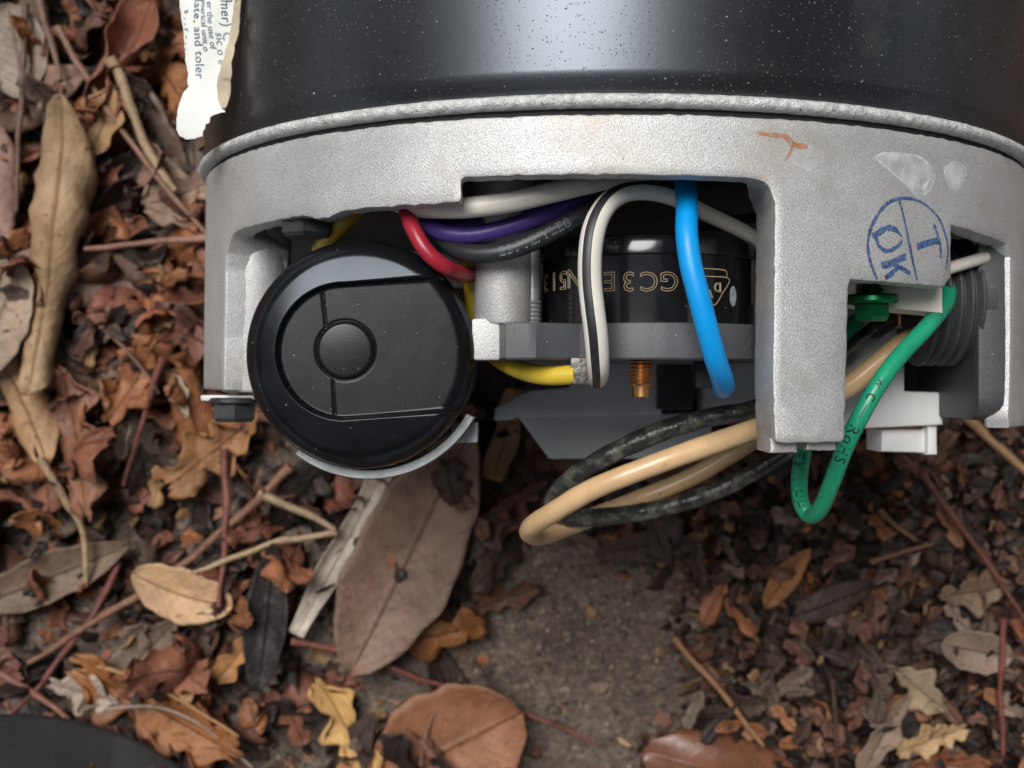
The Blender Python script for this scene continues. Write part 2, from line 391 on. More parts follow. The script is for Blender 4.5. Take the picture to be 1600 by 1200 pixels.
def film(m, lo, hi, sc=500):
    nt = m.node_tree; ns, ls = nt.nodes, nt.links; tc = ns.new('ShaderNodeTexCoord').outputs['Object']
    n_ = nd(ns, 'ShaderNodeTexNoise', Scale=sc, Detail=5.0); ls.new(tc, n_.inputs[0])
    ls.new(ramp(ns, ls, n_.outputs[0], [(0.35, (lo, lo, lo)), (0.65, (hi, hi, hi))]), ns['Principled BSDF'].inputs['Alpha'])
film(M['glue'], 0.1, 0.75); M['film'] = surf('glue_film', (0.72, 0.73, 0.74), 0.4, 0, 0.1, 300); film(M['film'], 0.05, 0.62, 260); film(M['ink'], 0.35, 1.0, 1900)
film(M['rust'], 0.0, 0.85, 600)
def leafmat(name, attr):
    m, ns, ls, p = newmat(name)
    tc = ns.new('ShaderNodeTexCoord'); obj = tc.outputs['Object']
    if attr: a = ns.new('ShaderNodeAttribute'); a.attribute_name = 'Col'; base = a.outputs['Color']
    else: base = ns.new('ShaderNodeObjectInfo').outputs['Color']
    hs_ = nd(ns, 'ShaderNodeHueSaturation', Saturation=1.03, Value=1.10); ls.new(base, hs_.inputs['Color']); base = hs_.outputs[0]
    n1 = nd(ns, 'ShaderNodeTexNoise', Scale=110, Detail=8.0, Roughness=0.65); ls.new(obj, n1.inputs[0])
    k = ramp(ns, ls, n1.outputs[0], [(0.25, (0.45, 0.40, 0.38)), (0.5, (0.95, 0.93, 0.9)), (0.75, (1.35, 1.32, 1.28))])
    c = mixc(ns, ls, 1.0, base, k, 'MULTIPLY')
    n2 = nd(ns, 'ShaderNodeTexNoise', Scale=420, Detail=4.0); ls.new(obj, n2.inputs[0])
    f = ramp(ns, ls, n2.outputs[0], [(0.62, (0, 0, 0)), (0.72, (0.75, 0.75, 0.75))])
    c = mixc(ns, ls, f, c, mixc(ns, ls, 1.0, base, (0.25, 0.2, 0.18), 'MULTIPLY'))
    sep = ns.new('ShaderNodeSeparateXYZ'); ls.new(tc.outputs['UV'], sep.inputs[0])
    d = math_(ns, ls, 'ABSOLUTE', math_(ns, ls, 'SUBTRACT', sep.outputs[1], 0.5))
    rib = ramp(ns, ls, d, [(0.0, (1, 1, 1)), (0.035, (0, 0, 0))])
    w = math_(ns, ls, 'SINE', math_(ns, ls, 'MULTIPLY', math_(ns, ls, 'SUBTRACT', sep.outputs[0], math_(ns, ls, 'MULTIPLY', d, 0.5)), 62.0))
    side = ramp(ns, ls, w, [(0.86, (0, 0, 0)), (1.0, (1, 1, 1))])
    c = mixc(ns, ls, math_(ns, ls, 'MULTIPLY', rib, 0.42), c, mixc(ns, ls, 1.0, base, (0.5, 0.36, 0.25), 'MULTIPLY'))
    c = mixc(ns, ls, math_(ns, ls, 'MULTIPLY', side, 0.10), c, mixc(ns, ls, 1.0, base, (0.55, 0.42, 0.3), 'MULTIPLY'))
    ls.new(c, p.inputs['Base Color']); p.inputs['Roughness'].default_value = 0.55; p.inputs['Specular IOR Level'].default_value = 0.4
    h = math_(ns, ls, 'ADD', math_(ns, ls, 'MULTIPLY', side, 0.12), math_(ns, ls, 'MULTIPLY', rib, 0.8))
    h = math_(ns, ls, 'ADD', h, n2.outputs[0])
    b = nd(ns, 'ShaderNodeBump', Strength=1.0, Distance=0.0006); ls.new(h, b.inputs['Height']); ls.new(b.outputs[0], p.inputs['Normal'])
    return m
M['leaf'] = leafmat('dead_leaf', False); M['leafmix'] = leafmat('dead_leaf_litter', True)
def soilmat():
    m, ns, ls, p = newmat('dark_sandy_soil')
    tc = ns.new('ShaderNodeTexCoord').outputs['Object']
    n1 = nd(ns, 'ShaderNodeTexNoise', Scale=45, Detail=10.0, Roughness=0.7); ls.new(tc, n1.inputs[0])
    c = ramp(ns, ls, n1.outputs[0], [(0.3, (0.065, 0.047, 0.036)), (0.5, (0.125, 0.094, 0.073)), (0.72, (0.185, 0.145, 0.117))])
    v = nd(ns, 'ShaderNodeTexVoronoi', Scale=900); ls.new(tc, v.inputs[0])
    sx = ns.new('ShaderNodeSeparateColor'); ls.new(v.outputs[1], sx.inputs[0])
    g = ramp(ns, ls, sx.outputs[0], [(0.0, (0.45, 0.42, 0.4)), (0.6, (1, 1, 1)), (0.9, (1.3, 1.25, 1.2)), (1.0, (2.2, 2.1, 2.0))])
    c = mixc(ns, ls, 0.75, c, g, 'MULTIPLY')
    ls.new(c, p.inputs['Base Color']); p.inputs['Roughness'].default_value = 0.85
    n3 = nd(ns, 'ShaderNodeTexNoise', Scale=700, Detail=8.0); ls.new(tc, n3.inputs[0])
    b = nd(ns, 'ShaderNodeBump', Strength=1.0, Distance=0.0012); ls.new(n3.outputs[0], b.inputs['Height']); ls.new(b.outputs[0], p.inputs['Normal'])
    return m
M['soil'] = soilmat()

# ------------------------------------------------------------------ ground
def soilz(x, y):
    f = 1/(1+(x*x+y*y)/0.6)
    z = 0.0030*noise.fractal(Vector((x*22, y*22, 0.3)), 0.9, 2.1, 5)+0.0035*noise.noise(Vector((x*9, y*9, 4)))
    return z*f
def grid_axis():
    a = list(np.arange(-0.34, 0.3401, 0.004)); e = 0.34; s = 0.006
    while e < 150: e += s; s *= 1.28; a.append(e); a.insert(0, -e)
    return a
gx = grid_axis(); n = len(gx)
V = [(x, y, soilz(x, y)) for y in gx for x in gx]
F = [(j*n+i, j*n+i+1, (j+1)*n+i+1, (j+1)*n+i) for j in range(n-1) for i in range(n-1)]
me = bpy.data.meshes.new('ground'); me.from_pydata(V, [], F); me.materials.append(M['soil']); me.shade_smooth()
ground = bpy.data.objects.new('ground', me); col.objects.link(ground); ground['kind'] = 'structure'; ground['label'] = 'dark sandy soil under the leaf litter'

# ------------------------------------------------------------------ trees round the clearing (added out of frame to darken the reflections)
M['bark'] = surf('grey_brown_bark', (0.10, 0.075, 0.055), 0.85, 0, 0.4, 12, bump=[(40, 0.01)])
M['foliage'] = surf('oak_foliage', (0.045, 0.06, 0.025), 0.55, 0, 0.35, 3)
def crown_mesh(seed, rx, rz, n_):
    rg = np.random.default_rng(seed); V, F = [], []
    lobes = rg.normal(size=(14, 3)); lobes /= np.linalg.norm(lobes, axis=1)[:, None]; lobes *= rg.uniform(0.35, 0.75, (14, 1))
    for i in range(n_):
        c = lobes[i % 14]+rg.normal(size=3)*0.17; c = c*np.array([rx, rx, rz])
        R3 = np.array(Euler(tuple(rg.uniform(-1.2, 1.2, 2))+(rg.uniform(0, 6.28),)).to_matrix()); L = rg.uniform(0.10, 0.20)
        k = len(V)
        for p in ((-1, 0, 0), (-0.2, .5, .1), (1, 0, 0), (-0.2, -.5, .1)): V.append(tuple(c+R3@(np.array(p)*L)))
        F += [(k, k+1, k+2), (k, k+2, k+3)]
    me = bpy.data.meshes.new('crown'); me.from_pydata(V, [], F); me.materials.append(M['foliage']); return me
CROWNS = [crown_mesh(q, 2.7, 3.0, 4200) for q in (1, 2, 3)]
def trunk_mesh(h, seed):
    rg = random.Random(seed); parts = []
    P = [(Vector((0, 0, -0.1)), .20), (Vector((0.03, 0.02, h*.3)), .16), (Vector((-.05, .04, h*.6)), .13), (Vector((.04, 0, h)), .06)]
    parts.append(Tube(P, 0, 0.2, 10, 0.1).mesh())
    for q in range(6):
        a = q*1.05+rg.uniform(-.3, .3); z = h*rg.uniform(.5, .85); L = rg.uniform(1.2, 2.0)
        parts.append(Tube([(Vector((0, 0, z)), .07), (Vector((math.cos(a)*L*.5, math.sin(a)*L*.5, z+.5)), .045), (Vector((math.cos(a)*L, math.sin(a)*L, z+1.3)), .02)], 0, 0.2, 7, 0.1).mesh())
    V, F = merge(*parts); me = bpy.data.meshes.new('trunk'); me.from_pydata([tuple(v) for v in V], [], F); me.materials.append(M['bark']); me.shade_smooth(); return me
TR = trunk_mesh(5.0, 4)
for k, (x, y, zc, sc_) in enumerate([(2.9, 0.3, 5.2, 1.0), (3.6, 3.4, 4.6, 1.0), (3.0, -3.2, 4.6, 1.0), (-6.6, 0.4, 4.0, 1.1), (-5.6, 4.6, 4.2, 1.1), (-5.4, -3.6, 4.0, 1.1), (-0.8, 7.4, 4.2, 1.15), (3.2, 8.0, 4.4, 1.2), (-0.6, -5.4, 4.0, 1.1), (6.6, -0.6, 3.6, 1.2), (-2.6, -7.4, 3.6, 1.2)]):
    t = empty('added_oak', (x, y, 0)); tag(t, 'unseen leafy oak added around the clearing to darken reflections', 'tree', 'oaks added around the clearing')
    tr = bpy.data.objects.new('trunk', TR); cr = bpy.data.objects.new('crown', CROWNS[k % 3])
    for o in (tr, cr): col.objects.link(o); o.parent = t
    tr.scale = (1, 1, zc/5.0); cr.location = (0, 0, zc+0.3); cr.rotation_euler = (0, 0, k*1.3); cr.scale = (sc_,)*3

# ------------------------------------------------------------------ the motor
motor = empty('electric_motor', (AX, 0.1, soilz(AX, 0.1)))
tag(motor, 'black electric motor lying on leaf litter with open cast aluminium wiring end', 'motor')
axisY = Vector((-_s, _c, 0))
def motor_lathe(profile, n=200): return lathe([(r, h) for r, h in profile], cyl(0, 0, 0), axisY, n)
YB = 0.0408                                  # shell / bracket seam
prof = [(RS-0.0035, YB+0.0006), (RS-0.0012, YB+0.0009), (RS-0.0006, YB+0.0022), (RS-0.0002, YB+0.0034), (RS, YB+0.0042), (RS, YB+0.0047), (RS, YB+0.0055)]
prof += [(RS, YB+0.0055+0.01*i) for i in range(1, 16)] + [(RS-0.002, YB+0.160), (RS-0.008, YB+0.166), (0.030, YB+0.168), (0.026, YB+0.175), (0.012, YB+0.177), (0.0079, YB+0.178), (0.0079, YB+0.215), (0.007, YB+0.216)]
shell = mk('shell', *motor_lathe(prof), M['shell'], motor, 40)
bead = [(RS-0.0040, YB-0.0009), (RS+0.0001, YB-0.0009), (RS+0.0008, YB-0.0005), (RS+0.0010, YB), (RS+0.0008, YB+0.0006), (RS+0.0002, YB+0.0010), (RS-0.004, YB+0.0011)]
V, F = motor_lathe(bead, 420)
V = [v + Vector((noise.noise(v*900), noise.noise(v*900+Vector((9, 0, 0))), noise.noise(v*900+Vector((0, 9, 0)))))*0.00009 for v in V]
mk('seam_bead', V, F, M['bead'], motor, 60)
mk('seam_gap', *motor_lathe([(RB-0.003, YB-0.0024), (RB-0.0007, YB-0.0024), (RB-0.0007, YB-0.0008), (RB-0.003, YB-0.0008)], 160), M['gap'], motor)

# bracket wall: unrolled outline (u = angle*RB, v = y)
def uv(px, py): a, y = pc(px, py); return (a*RB, y)
YT = YB-0.0018
PI = math.pi
uL = uv(352, 480)[0]; uS = uv(722, 300)[0]; uG = uv(1209, 480)[0]; uH = uv(1325, 560)[0]; uT = uv(1487, 400)[0]; uP = uv(1578, 480)[0]
y1 = uv(600, 325)[1]; y2 = uv(950, 272)[1]; yleg = uv(1260, 692)[1]; yl1 = -0.0018
tabA = uv(1325, 437); tabB = uv(1476, 449); tabC = uv(1487, 434); cutA = uv(1487, 352); cutB = uv(1574, 382); ypost = uv(1575, 668)[1]
out = [(-PI*RB, YT), (-PI*RB, 0.026)]
out += [(-2.55*RB, 0.026), (-2.55*RB, yl1), (-2.2*RB, yl1), (-2.2*RB, 0.026), (-1.75*RB, 0.026), (-1.75*RB, yl1)]
out += [(uL-0.0004, yl1)] + roundcorner((uL, yl1), (uL, y1-0.0006), (uS, y1), 0.007, 8)
ub = uv(505, 340)[0]
out += [(ub-0.005, y1), (ub-0.002, y1-0.0007), (ub+0.001, y1-0.0009), (ub+0.003, y1-0.0002), (ub+0.005, y1+0.0001)]
out += [(uS-0.0005, y1+0.0002)] + [(uS, y1+0.0008)] + roundcorner((uS, y1), (uS, y2), (uG, y2), 0.0008, 3)
out += roundcorner((uS, y2), (uG, y2-0.0002), (uG, yleg), 0.0045, 8)
out += [(uG, 0.0), (uG+0.0004, yleg+0.0004), (uG+0.001, yleg), (uH-0.001, yleg), (uH-0.0004, yleg+0.0005)]
out += [(uH, tabA[1]-0.001), (uH+0.0004, tabA[1]), tabB, tabC, cutA, cutB, (uP, cutB[1]-0.002), (uP+0.0004, uv(1588, 520)[1]), (uP+0.0004, uv(1588, 590)[1]), (uP-0.0002, ypost+0.002), (uP+0.0006, ypost)]
out += [(1.75*RB, ypost), (1.75*RB, 0.026), (2.2*RB, 0.026), (2.2*RB, yl1), (2.6*RB, yl1), (2.6*RB, 0.026), (PI*RB-0.0001, 0.026), (PI*RB-0.0001, YT)]
def sm(x, a, b):
    t = min(1, max(0, (x-a)/(b-a))); return t*t*(3-2*t)
def tw(u, v):
    t = 0.0042
    leg = sm(u, uG-0.004, uG-0.001)*(1-sm(u, uH+0.0005, uH+0.002))*(1-sm(v, y2-0.001, y2+0.003))
    left = (1-sm(u, uL+0.0005, uL+0.003))*sm(u, -1.76*RB, -1.7*RB)*(1-sm(v, y1-0.0015, y1+0.002))
    post = sm(u, uP-0.004, uP-0.002)*(1-sm(v, 0.029, 0.033))*(1-sm(u, 1.7*RB, 1.76*RB))
    return t+leg*0.0095+left*0.0075
bracket = mk('end_bracket', *plate(out, cmap(RB), tw, b=0.00045, step=0.0013, grid=0.0026, jitter=0.00026), M['alu'], motor, 38)
# step at the foot of the leg
a0, a1 = uG/RB+0.004, uH/RB-0.004
def legfoot(ua, ub_, r0, r1, ya, yb):
    o_ = [(ua, ya), (ub_, ya), (ub_, yb), (ua, yb)]
    fm_ = cmap(RB)
    return plate(o_, lambda u, v, h: fm_(u, v, h+RB-r0), r0-r1, b=0.0004, step=0.0008, grid=0.002, jitter=0.0002)
mk('leg_foot', *legfoot(uG+0.0002, uG+0.0046, RB-0.0022, RB-0.0125, yleg+0.0006, yleg-0.0016), M['alu'], bracket)
mk('leg_foot', *legfoot(uG+0.0062, uH-0.0012, RB-0.0022, RB-0.0125, yleg+0.0006, yleg-0.0013), M['alu'], bracket)
# inner end plate and bearing hub (dark, inside)
mk('end_plate', *motor_lathe([(0.0785, 0.0372), (0.0785, 0.0345), (0.030, 0.0345), (0.027, 0.0325), (0.022, 0.030), (0.013, 0.030), (0.012, 0.0335), (0.0005, 0.0335)], 96), M['darkmetal'], motor)
# round cast bosses
def boss(px, y0, y1_, depth, r, name='boss', mat='alu', cap=0.0008):
    c = at(px, 0, depth); c.y = 0
    return mk(name, *lathe([(0.0002, y0), (r-cap, y0), (r-0.3*cap, y0+0.3*cap), (r, y0+cap), (r*1.04, y1_)], c, (0, 1, 0), 36), M[mat], bracket)
boss(400, yl1+0.0002, 0.034, 0.2235, 0.0062)
bs = boss(786, 0.0095, 0.0345, 0.1985, 0.00475)
p = at(759, 533, 0.1945)
mk('boss_foot', *box(p.x-0.00225, p.x+0.0023, 0.0038, 0.0105, p.z-0.006, p.z, 0.0005), M['alu'], bracket)
# rib behind the first window, upper lip
# left leg end: zinc plate, washer, bolt
c = at(361, 620, 0.2215); c.y = yl1
mk('zinc_tab', *box(c.x-0.0052, c.x+0.0045, c.y-0.0013, c.y-0.0002, c.z-0.009, c.z+0.0015, 0.0003), M['alu'], motor)
mk('bolt', *hexhead((c.x+0.0004, c.y-0.0017, c.z-0.001), (0, -1, 0), 0.0072, 0.0034, 0.0047), M['bolt'], motor, 25)
c = at(481, 343, 0.2025)
mk('bolt', *hexhead((c.x, c.y, c.z), (0, -1, 0), 0.0078, 0.0030, None, 0.52), M['bolt'], motor, 25)
mk('bolt_shank', *lathe([(0.0020, 0.0), (0.0020, 0.009)], (c.x, c.y-0.0005, c.z), (0, 1, 0), 20), M['bolt'], motor)

# right post: dark threaded conduit bushing
cb = Vector((0.0, 0.0145, CAMH-0.2170)); xb = cyl(uP/RB, 0.01, RB).x-0.0005
prof = []
x = 0.0
prof.append((0.0075, 0.0))
for k in range(5):
    x0 = k*0.0019
    prof += [(0.0102, x0), (0.0113, x0+0.0007), (0.0113, x0+0.0011), (0.0102, x0+0.0017)]
prof += [(0.0102, 0.0112)]
mk('threaded_bushing', *lathe(prof, (xb-0.0125, cb.y, cb.z), (1, 0, 0), 72), M['darkgrey'], motor, 50)
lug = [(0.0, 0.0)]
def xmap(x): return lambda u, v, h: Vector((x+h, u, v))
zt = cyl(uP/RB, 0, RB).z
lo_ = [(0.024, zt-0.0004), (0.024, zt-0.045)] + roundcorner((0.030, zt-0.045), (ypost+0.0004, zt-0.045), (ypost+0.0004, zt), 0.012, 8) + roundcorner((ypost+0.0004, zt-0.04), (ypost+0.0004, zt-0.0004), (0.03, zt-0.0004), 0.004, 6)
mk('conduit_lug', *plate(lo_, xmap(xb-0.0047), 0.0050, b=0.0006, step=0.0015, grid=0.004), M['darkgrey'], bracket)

# ------------------------------------------------------------------ start capacitor
cc = at(559, 553, 0.191); CR = 0.0184
cap = empty('capacitor', (cc.x, cc.y, cc.z-0.06)); cap.parent = motor; cap.location = Vector((cc.x, cc.y, cc.z-0.06))-WORG[motor.name]
k_ = 0.191/FPX
def pxmm(px, py): return ((px-559)*k_, (553-py)*k_)
ac = pxmm(538, 549); ar = 102*k_
def groove(x, y, p, q, w):
    p, q = Vector(p), Vector(q); d = q-p; t = max(0, min(1, (Vector((x, y))-p).dot(d)/d.length_squared))
    return math.exp(-((Vector((x, y))-(p+d*t)).length/w)**2)
def caph(x, y):
    r = math.hypot(x, y)
    q = (x-ac[0]); w_ = (y-ac[1]) - 0.075*max(0, q)
    d = math.hypot(q, w_)-ar if q < 0 else abs(w_)-ar
    z = -0.0013+0.0016*sm(d, -0.0001, 0.0007)
    if d > 0: z -= 0.0013*min(1.3, d/0.0055)**1.15
    e = r-(CR-0.0031)
    if e > 0: z -= 0.0034*(1-math.sqrt(max(0, 1-(min(e, 0.0031)/0.0031)**2)))
    bx, by = pxmm(538, 547); rb = math.hypot(x-bx, y-by)-47*k_
    z += 0.00045*(1-sm(rb, -0.0007, 0.0))+0.0002*max(0, 1-(rb/0.0047+1)**2)*(rb < 0) - 0.00022*math.exp(-(rb/0.00016)**2)
    z -= 0.00028*groove(x, y, pxmm(502, 456), pxmm(507, 507), 0.00016)+0.00028*groove(x, y, pxmm(518, 594), pxmm(521, 648), 0.00016)
    return z
NR, NT = 150, 300
V = [Vector((cc.x, cc.y, cc.z+caph(0, 0)))]; F = []
for i in range(1, NR+1):
    r = CR*(i/NR) if i < 110 else CR*(110/NR+(1-110/NR)*((i-110)/(NR-110)))
    for k in range(NT):
        a = 2*PI*k/NT; V.append(Vector((cc.x+r*math.cos(a), cc.y+r*math.sin(a), cc.z+caph(r*math.cos(a), r*math.sin(a)))))
for k in range(NT): F.append((0, 1+k, 1+(k+1) % NT))
for i in range(NR-1):
    for k in range(NT): q = (k+1) % NT; F.append((1+i*NT+k, 1+(i+1)*NT+k, 1+(i+1)*NT+q, 1+i*NT+q))
s0 = len(V)
for (rr, zz) in ((CR, -0.0062), (CR-0.0008, -0.0068)):
    for k in range(NT): a = 2*PI*k/NT; V.append(Vector((cc.x+rr*math.cos(a), cc.y+rr*math.sin(a), cc.z+zz)))
for k in range(NT):
    q = (k+1) % NT; b_ = 1+(NR-1)*NT
    F.append((b_+k, s0+k, s0+q, b_+q)); F.append((s0+k, s0+NT+k, s0+NT+q, s0+q))
F.append(tuple(s0+NT+k for k in range(NT)))
def panel(x, y):
    q = (x-ac[0]); w_ = (y-ac[1]) - 0.075*max(0, q); d = math.hypot(q, w_)-ar if q < 0 else abs(w_)-ar
    return d < 0.0003 and math.hypot(x, y) < CR-0.0026
mi = []
for f in F:
    c_ = sum((V[k] for k in f), Vector())/len(f); mi.append(0 if panel(c_.x-cc.x, c_.y-cc.y) else 1)
mk('end_cap', V, F, M['blackplastic'], cap, 60, mi, [M['satin']])
mk('can', *lathe([(0.0168, -0.058), (CR-0.0010, -0.057), (CR-0.0010, -0.0064), (0.0165, -0.0064)], cc, (0, 0, 1), 72), M['darkmetal'], cap)
# clamp strap
sc_ = Vector((cc.x+0.0009, cc.y-0.0004, cc.z))
st = lathe([(0.0182, -0.0125), (0.0199, -0.0125), (0.0199, -0.0074), (0.0197, -0.0070), (0.0184, -0.0070), (0.0182, -0.0074), (0.0182, -0.0125)], sc_, (0, 0, 1), 60, R_(-37), R_(60))
mk('clamp_strap', *st, M['steel'], cap, 40)
p = at(726, 677, 0.204)
mk('clamp_end', *box(p.x-0.0022, p.x+0.0022, p.y-0.0016, p.y+0.0018, p.z-0.006, p.z, 0.0004), M['palegrey'], cap)

# ------------------------------------------------------------------ overload protector
pc0 = Vector((0.0231, 0, CAMH-0.209)); PR = 0.0182
ovl = empty('overload_protector', (pc0.x, 0.004, pc0.z)); ovl.parent = motor; ovl.location = Vector((pc0.x, 0.004, pc0.z))-WORG[motor.name]
mk('body', *lathe([(0.012, 0.0085), (PR, 0.0085), (PR, 0.0203), (PR+0.0001, 0.0205), (PR+0.00045, 0.0206), (PR+0.0005, 0.0228), (PR+0.0002, 0.0234), (PR-0.0006, 0.0236), (0.002, 0.0238)], pc0, (0, 1, 0), 120), M['gloss'], ovl, 30)
# base plate in the x-z plane
def q_(px, d): v = at(px, 600, d); return (v.x, v.z)
bo = [q_(776, 0.198), q_(790, 0.1885), q_(837, 0.1885), q_(850, 0.1895)]
for i in range(0, 15):
    a = R_(128-i*10); bo.append((pc0.x+0.0200*math.cos(a), pc0.z+0.0200*math.sin(a)))
bo += [(pc0.x+0.019, pc0.z-0.022), (pc0.x-0.026, pc0.z-0.022), q_(776, 0.22)]
ymp = lambda u, v, h: Vector((u, 0.0096-h, v))
mk('base_plate', *plate(bo, ymp, 0.0058, b=0.0003, step=0.0012, grid=0.003), M['greyplastic'], ovl)
tb = at(1002, 590, 0.194)
prof = [(0.0017, 0.0045)]
y = 0.0042
while y > -0.0005: prof += [(0.0019, y), (0.0016, y-0.0003)]; y -= 0.0006
prof += [(0.00155, -0.0006), (0.00155, -0.0020), (0.0013, -0.0022), (0.0001, -0.0022)]
mk('adjusting_screw', *lathe(prof, (tb.x, 0, tb.z), (0, 1, 0), 28), M['brass'], ovl, 20)
def pmap(lift=0.00003):
    return lambda u, v, h: Vector((pc0.x+(PR+lift+h)*math.sin(u/PR), v, pc0.z+(PR+lift+h)*math.cos(u/PR)))
def prot_uv(px, py):
    """pixel -> (u,v) on the protector's drum"""
    lo, hi = -1.3, 1.3
    for _ in range(50):
        m_ = (lo+hi)/2; x = pc0.x+PR*math.sin(m_); d = CAMH-(pc0.z+PR*math.cos(m_))
        if 800+FPX*x/d < px: lo = m_
        else: hi = m_
    d = CAMH-(pc0.z+PR*math.cos(lo)); return lo*PR, (600-py)/FPX*d
def upside(px, py, body, size, spacing=1.0, outline=0.00006):
    u0, v0 = prot_uv(px, py); f = pmap()
    return textmesh(body, size, lambda u, v, h: f(u0-u, v0-v, h), outline, spacing)
mk('lettering', *merge(upside(1046, 440, 'G', 0.0043), upside(1014, 440, 'C', 0.0043), upside(982, 440, '3', 0.0043), upside(952, 440, 'E', 0.0043),
                       upside(897, 435, 'N', 0.0043), upside(880, 438, '5', 0.0043), upside(866, 440, '1', 0.0043), upside(853, 443, '3', 0.0043)), M['print_gold'], ovl)
logo = []
for L in ([(1085, 419), (1110, 420), (1134, 423), (1135, 433)], [(1085, 431), (1112, 432), (1136, 434), (1139, 441), (1130, 456), (1115, 477), (1100, 458)], ):
    logo.append(ribbon([prot_uv(*q) for q in L], 0.00016, pmap(0.00005)))
logo.append(upside(1121, 449, 'D', 0.0021, 1.0, 0.00007)); logo.append(upside(1109, 459, 'V', 0.0018, 1.0, 0.00007))
mk('lettering', *merge(*logo), M['print_gold'], ovl)
u0, v0 = prot_uv(1145, 463)
ov = [(u0+0.0009*math.cos(a), v0+0.00165*math.sin(a)) for a in np.linspace(0, 2*PI, 24)]
f_ = pmap(0.00006); blob = ([f_(u0, v0, 0)]+[f_(u, v, 0) for u, v in ov[:-1]], [(0, i+1, (i+1) % 23+1) for i in range(23)])
mk('approval_mark', *blob, M['print_grey'], ovl)
# solder terminals
for (px, py, d, w, h) in ((909, 585, 0.1915, 0.0036, 0.0034), (1106, 587, 0.200, 0.0040, 0.0040)):
    p = at(px, py, d)
    V, F = box(p.x-w/2, p.x+w/2, p.y-h/2, 0.0042, p.z-0.003, p.z, 0.0005)
    mk('terminal', V, F, M['tinned'] if px < 1000 else M['darkmetal'], ovl)
p = at(831, 480, 0.1985)
prof = [(0.0001, 0)]
y = 0
while y < 0.0042: prof += [(0.0016, y), (0.0014, y+0.00035)]; y += 0.0007
prof += [(0.0014, 0.014)]
mk('stud', *lathe(prof, (p.x, 0.0098, p.z), (0, 1, 0), 20), M['steel'], ovl, 20)

# ------------------------------------------------------------------ wires
def wire(name, pts, r, mat, label=None, sides=16, wob=0.0, parent=None, radii=None):
    P = [at(*q) for q in pts]
    if radii: P = list(zip(P, radii))
    t = Tube(P, r, 0.0008, sides, wob); o = mk(name, *t.mesh(), M[mat], parent or motor, 60)
    if label: o['label'] = label
    return t, o
wire('wire', [(555, 285, .204), (600, 305, .197), (640, 322, .1915), (700, 325, .1875), (745, 323, .1865), (800, 315, .1865), (860, 301, .1865), (930, 284, .188), (1000, 268, .194), (1060, 258, .204)], 0.00165, 'w_white', 'grey white wire along the bracket window')
wire('wire', [(640, 320, .199), (660, 345, .195), (690, 362, .1925), (735, 367, .1915), (790, 356, .1915), (850, 335, .192), (910, 310, .194), (970, 285, .199)], 0.00142, 'w_purple', 'purple wire')
wire('wire', [(640, 310, .203), (665, 336, .1985), (700, 352, .1965), (750, 352, .196), (810, 338, .196), (880, 318, .197), (950, 290, .201)], 0.0014, 'w_purple', 'purple wire')
tb_, ob_ = wire('wire', [(660, 330, .203), (685, 365, .196), (715, 390, .1925), (757, 397, .1905), (805, 388, .1895), (860, 363, .1895), (910, 336, .1905), (965, 302, .194), (1020, 275, .20)], 0.00155, 'w_black', 'black wire with pale print')
i_ = int(np.argmin(np.abs(tb_.C[:, 0]-at(840, 0, .19).x)))
mk('lettering', *textmesh('E371E/VLE8', 0.0021, tb_.wrap(tb_.S[i_], tb_.facing(i_, (0, 0, CAMH))-0.1), 0.00003, 1.15), M['print_grey'], ob_)
wire('wire', [(625, 290, .198), (634, 325, .192), (646, 358, .189), (666, 392, .188), (694, 416, .189), (722, 428, .194), (745, 430, .203)], 0.00128, 'w_red', 'red wire')
wire('wire', [(600, 285, .208), (570, 310, .205), (548, 338, .203), (522, 362, .204), (500, 390, .212)], 0.0015, 'w_yellow', 'yellow wire behind the capacitor')
wire('wire', [(722, 380, .206), (733, 415, .202), (738, 445, .202), (742, 480, .204), (748, 520, .207), (770, 552, .205), (800, 572, .2005), (830, 583, .1965), (862, 587, .194), (900, 585, .1925)], 0.00155, 'w_yellow', 'yellow wire to the solder terminal')
sp = [(1230, 400, .207), (1195, 380, .203), (1150, 355, .199), (1100, 331, .1955), (1060, 311, .192), (1022, 300, .189), (986, 299, .1865), (958, 310, .1845), (939, 332, .183), (927, 362, .182), (922, 400, .1815), (922, 440, .1815), (926, 480, .1815), (931, 520, .182), (934, 560, .1835), (935, 582, .186), (934, 592, .190)]
rr = [.0014]*5+[.00142, .00148, .0016, .0017, .0018, .0018, .0018, .0018, .0018, .00175, .00165, .0015]
ts = Tube(list(zip([at(*q) for q in sp], rr)), 0, 0.0008, 32); Vs, Fs = ts.mesh()
ipx = len(ts.C)*2//3; fa = ts.facing(ipx, (-0.05, 0.0, CAMH)); idx = []
for fi in range(len(Fs)-2):
    a = 2*PI*(fi % 32+0.5)/32; d = (a-fa+PI) % (2*PI)-PI; idx.append(1 if abs(d) < 0.42 else 0)
idx += [0, 0]
o = mk('wire', Vs, Fs, M['w_bright'], motor, 60, idx, [M['w_black']]); o['label'] = 'white wire with one black stripe'
wire('wire', [(1062, 255, .20), (1070, 285, .191), (1073, 320, .185), (1073, 365, .1815), (1079, 412, .1805), (1091, 460, .1805), (1104, 510, .1815), (1117, 558, .1835), (1127, 588, .187), (1131, 603, .192), (1129, 606, .20), (1124, 600, .209)], 0.00172, 'w_blue', 'bright blue wire')
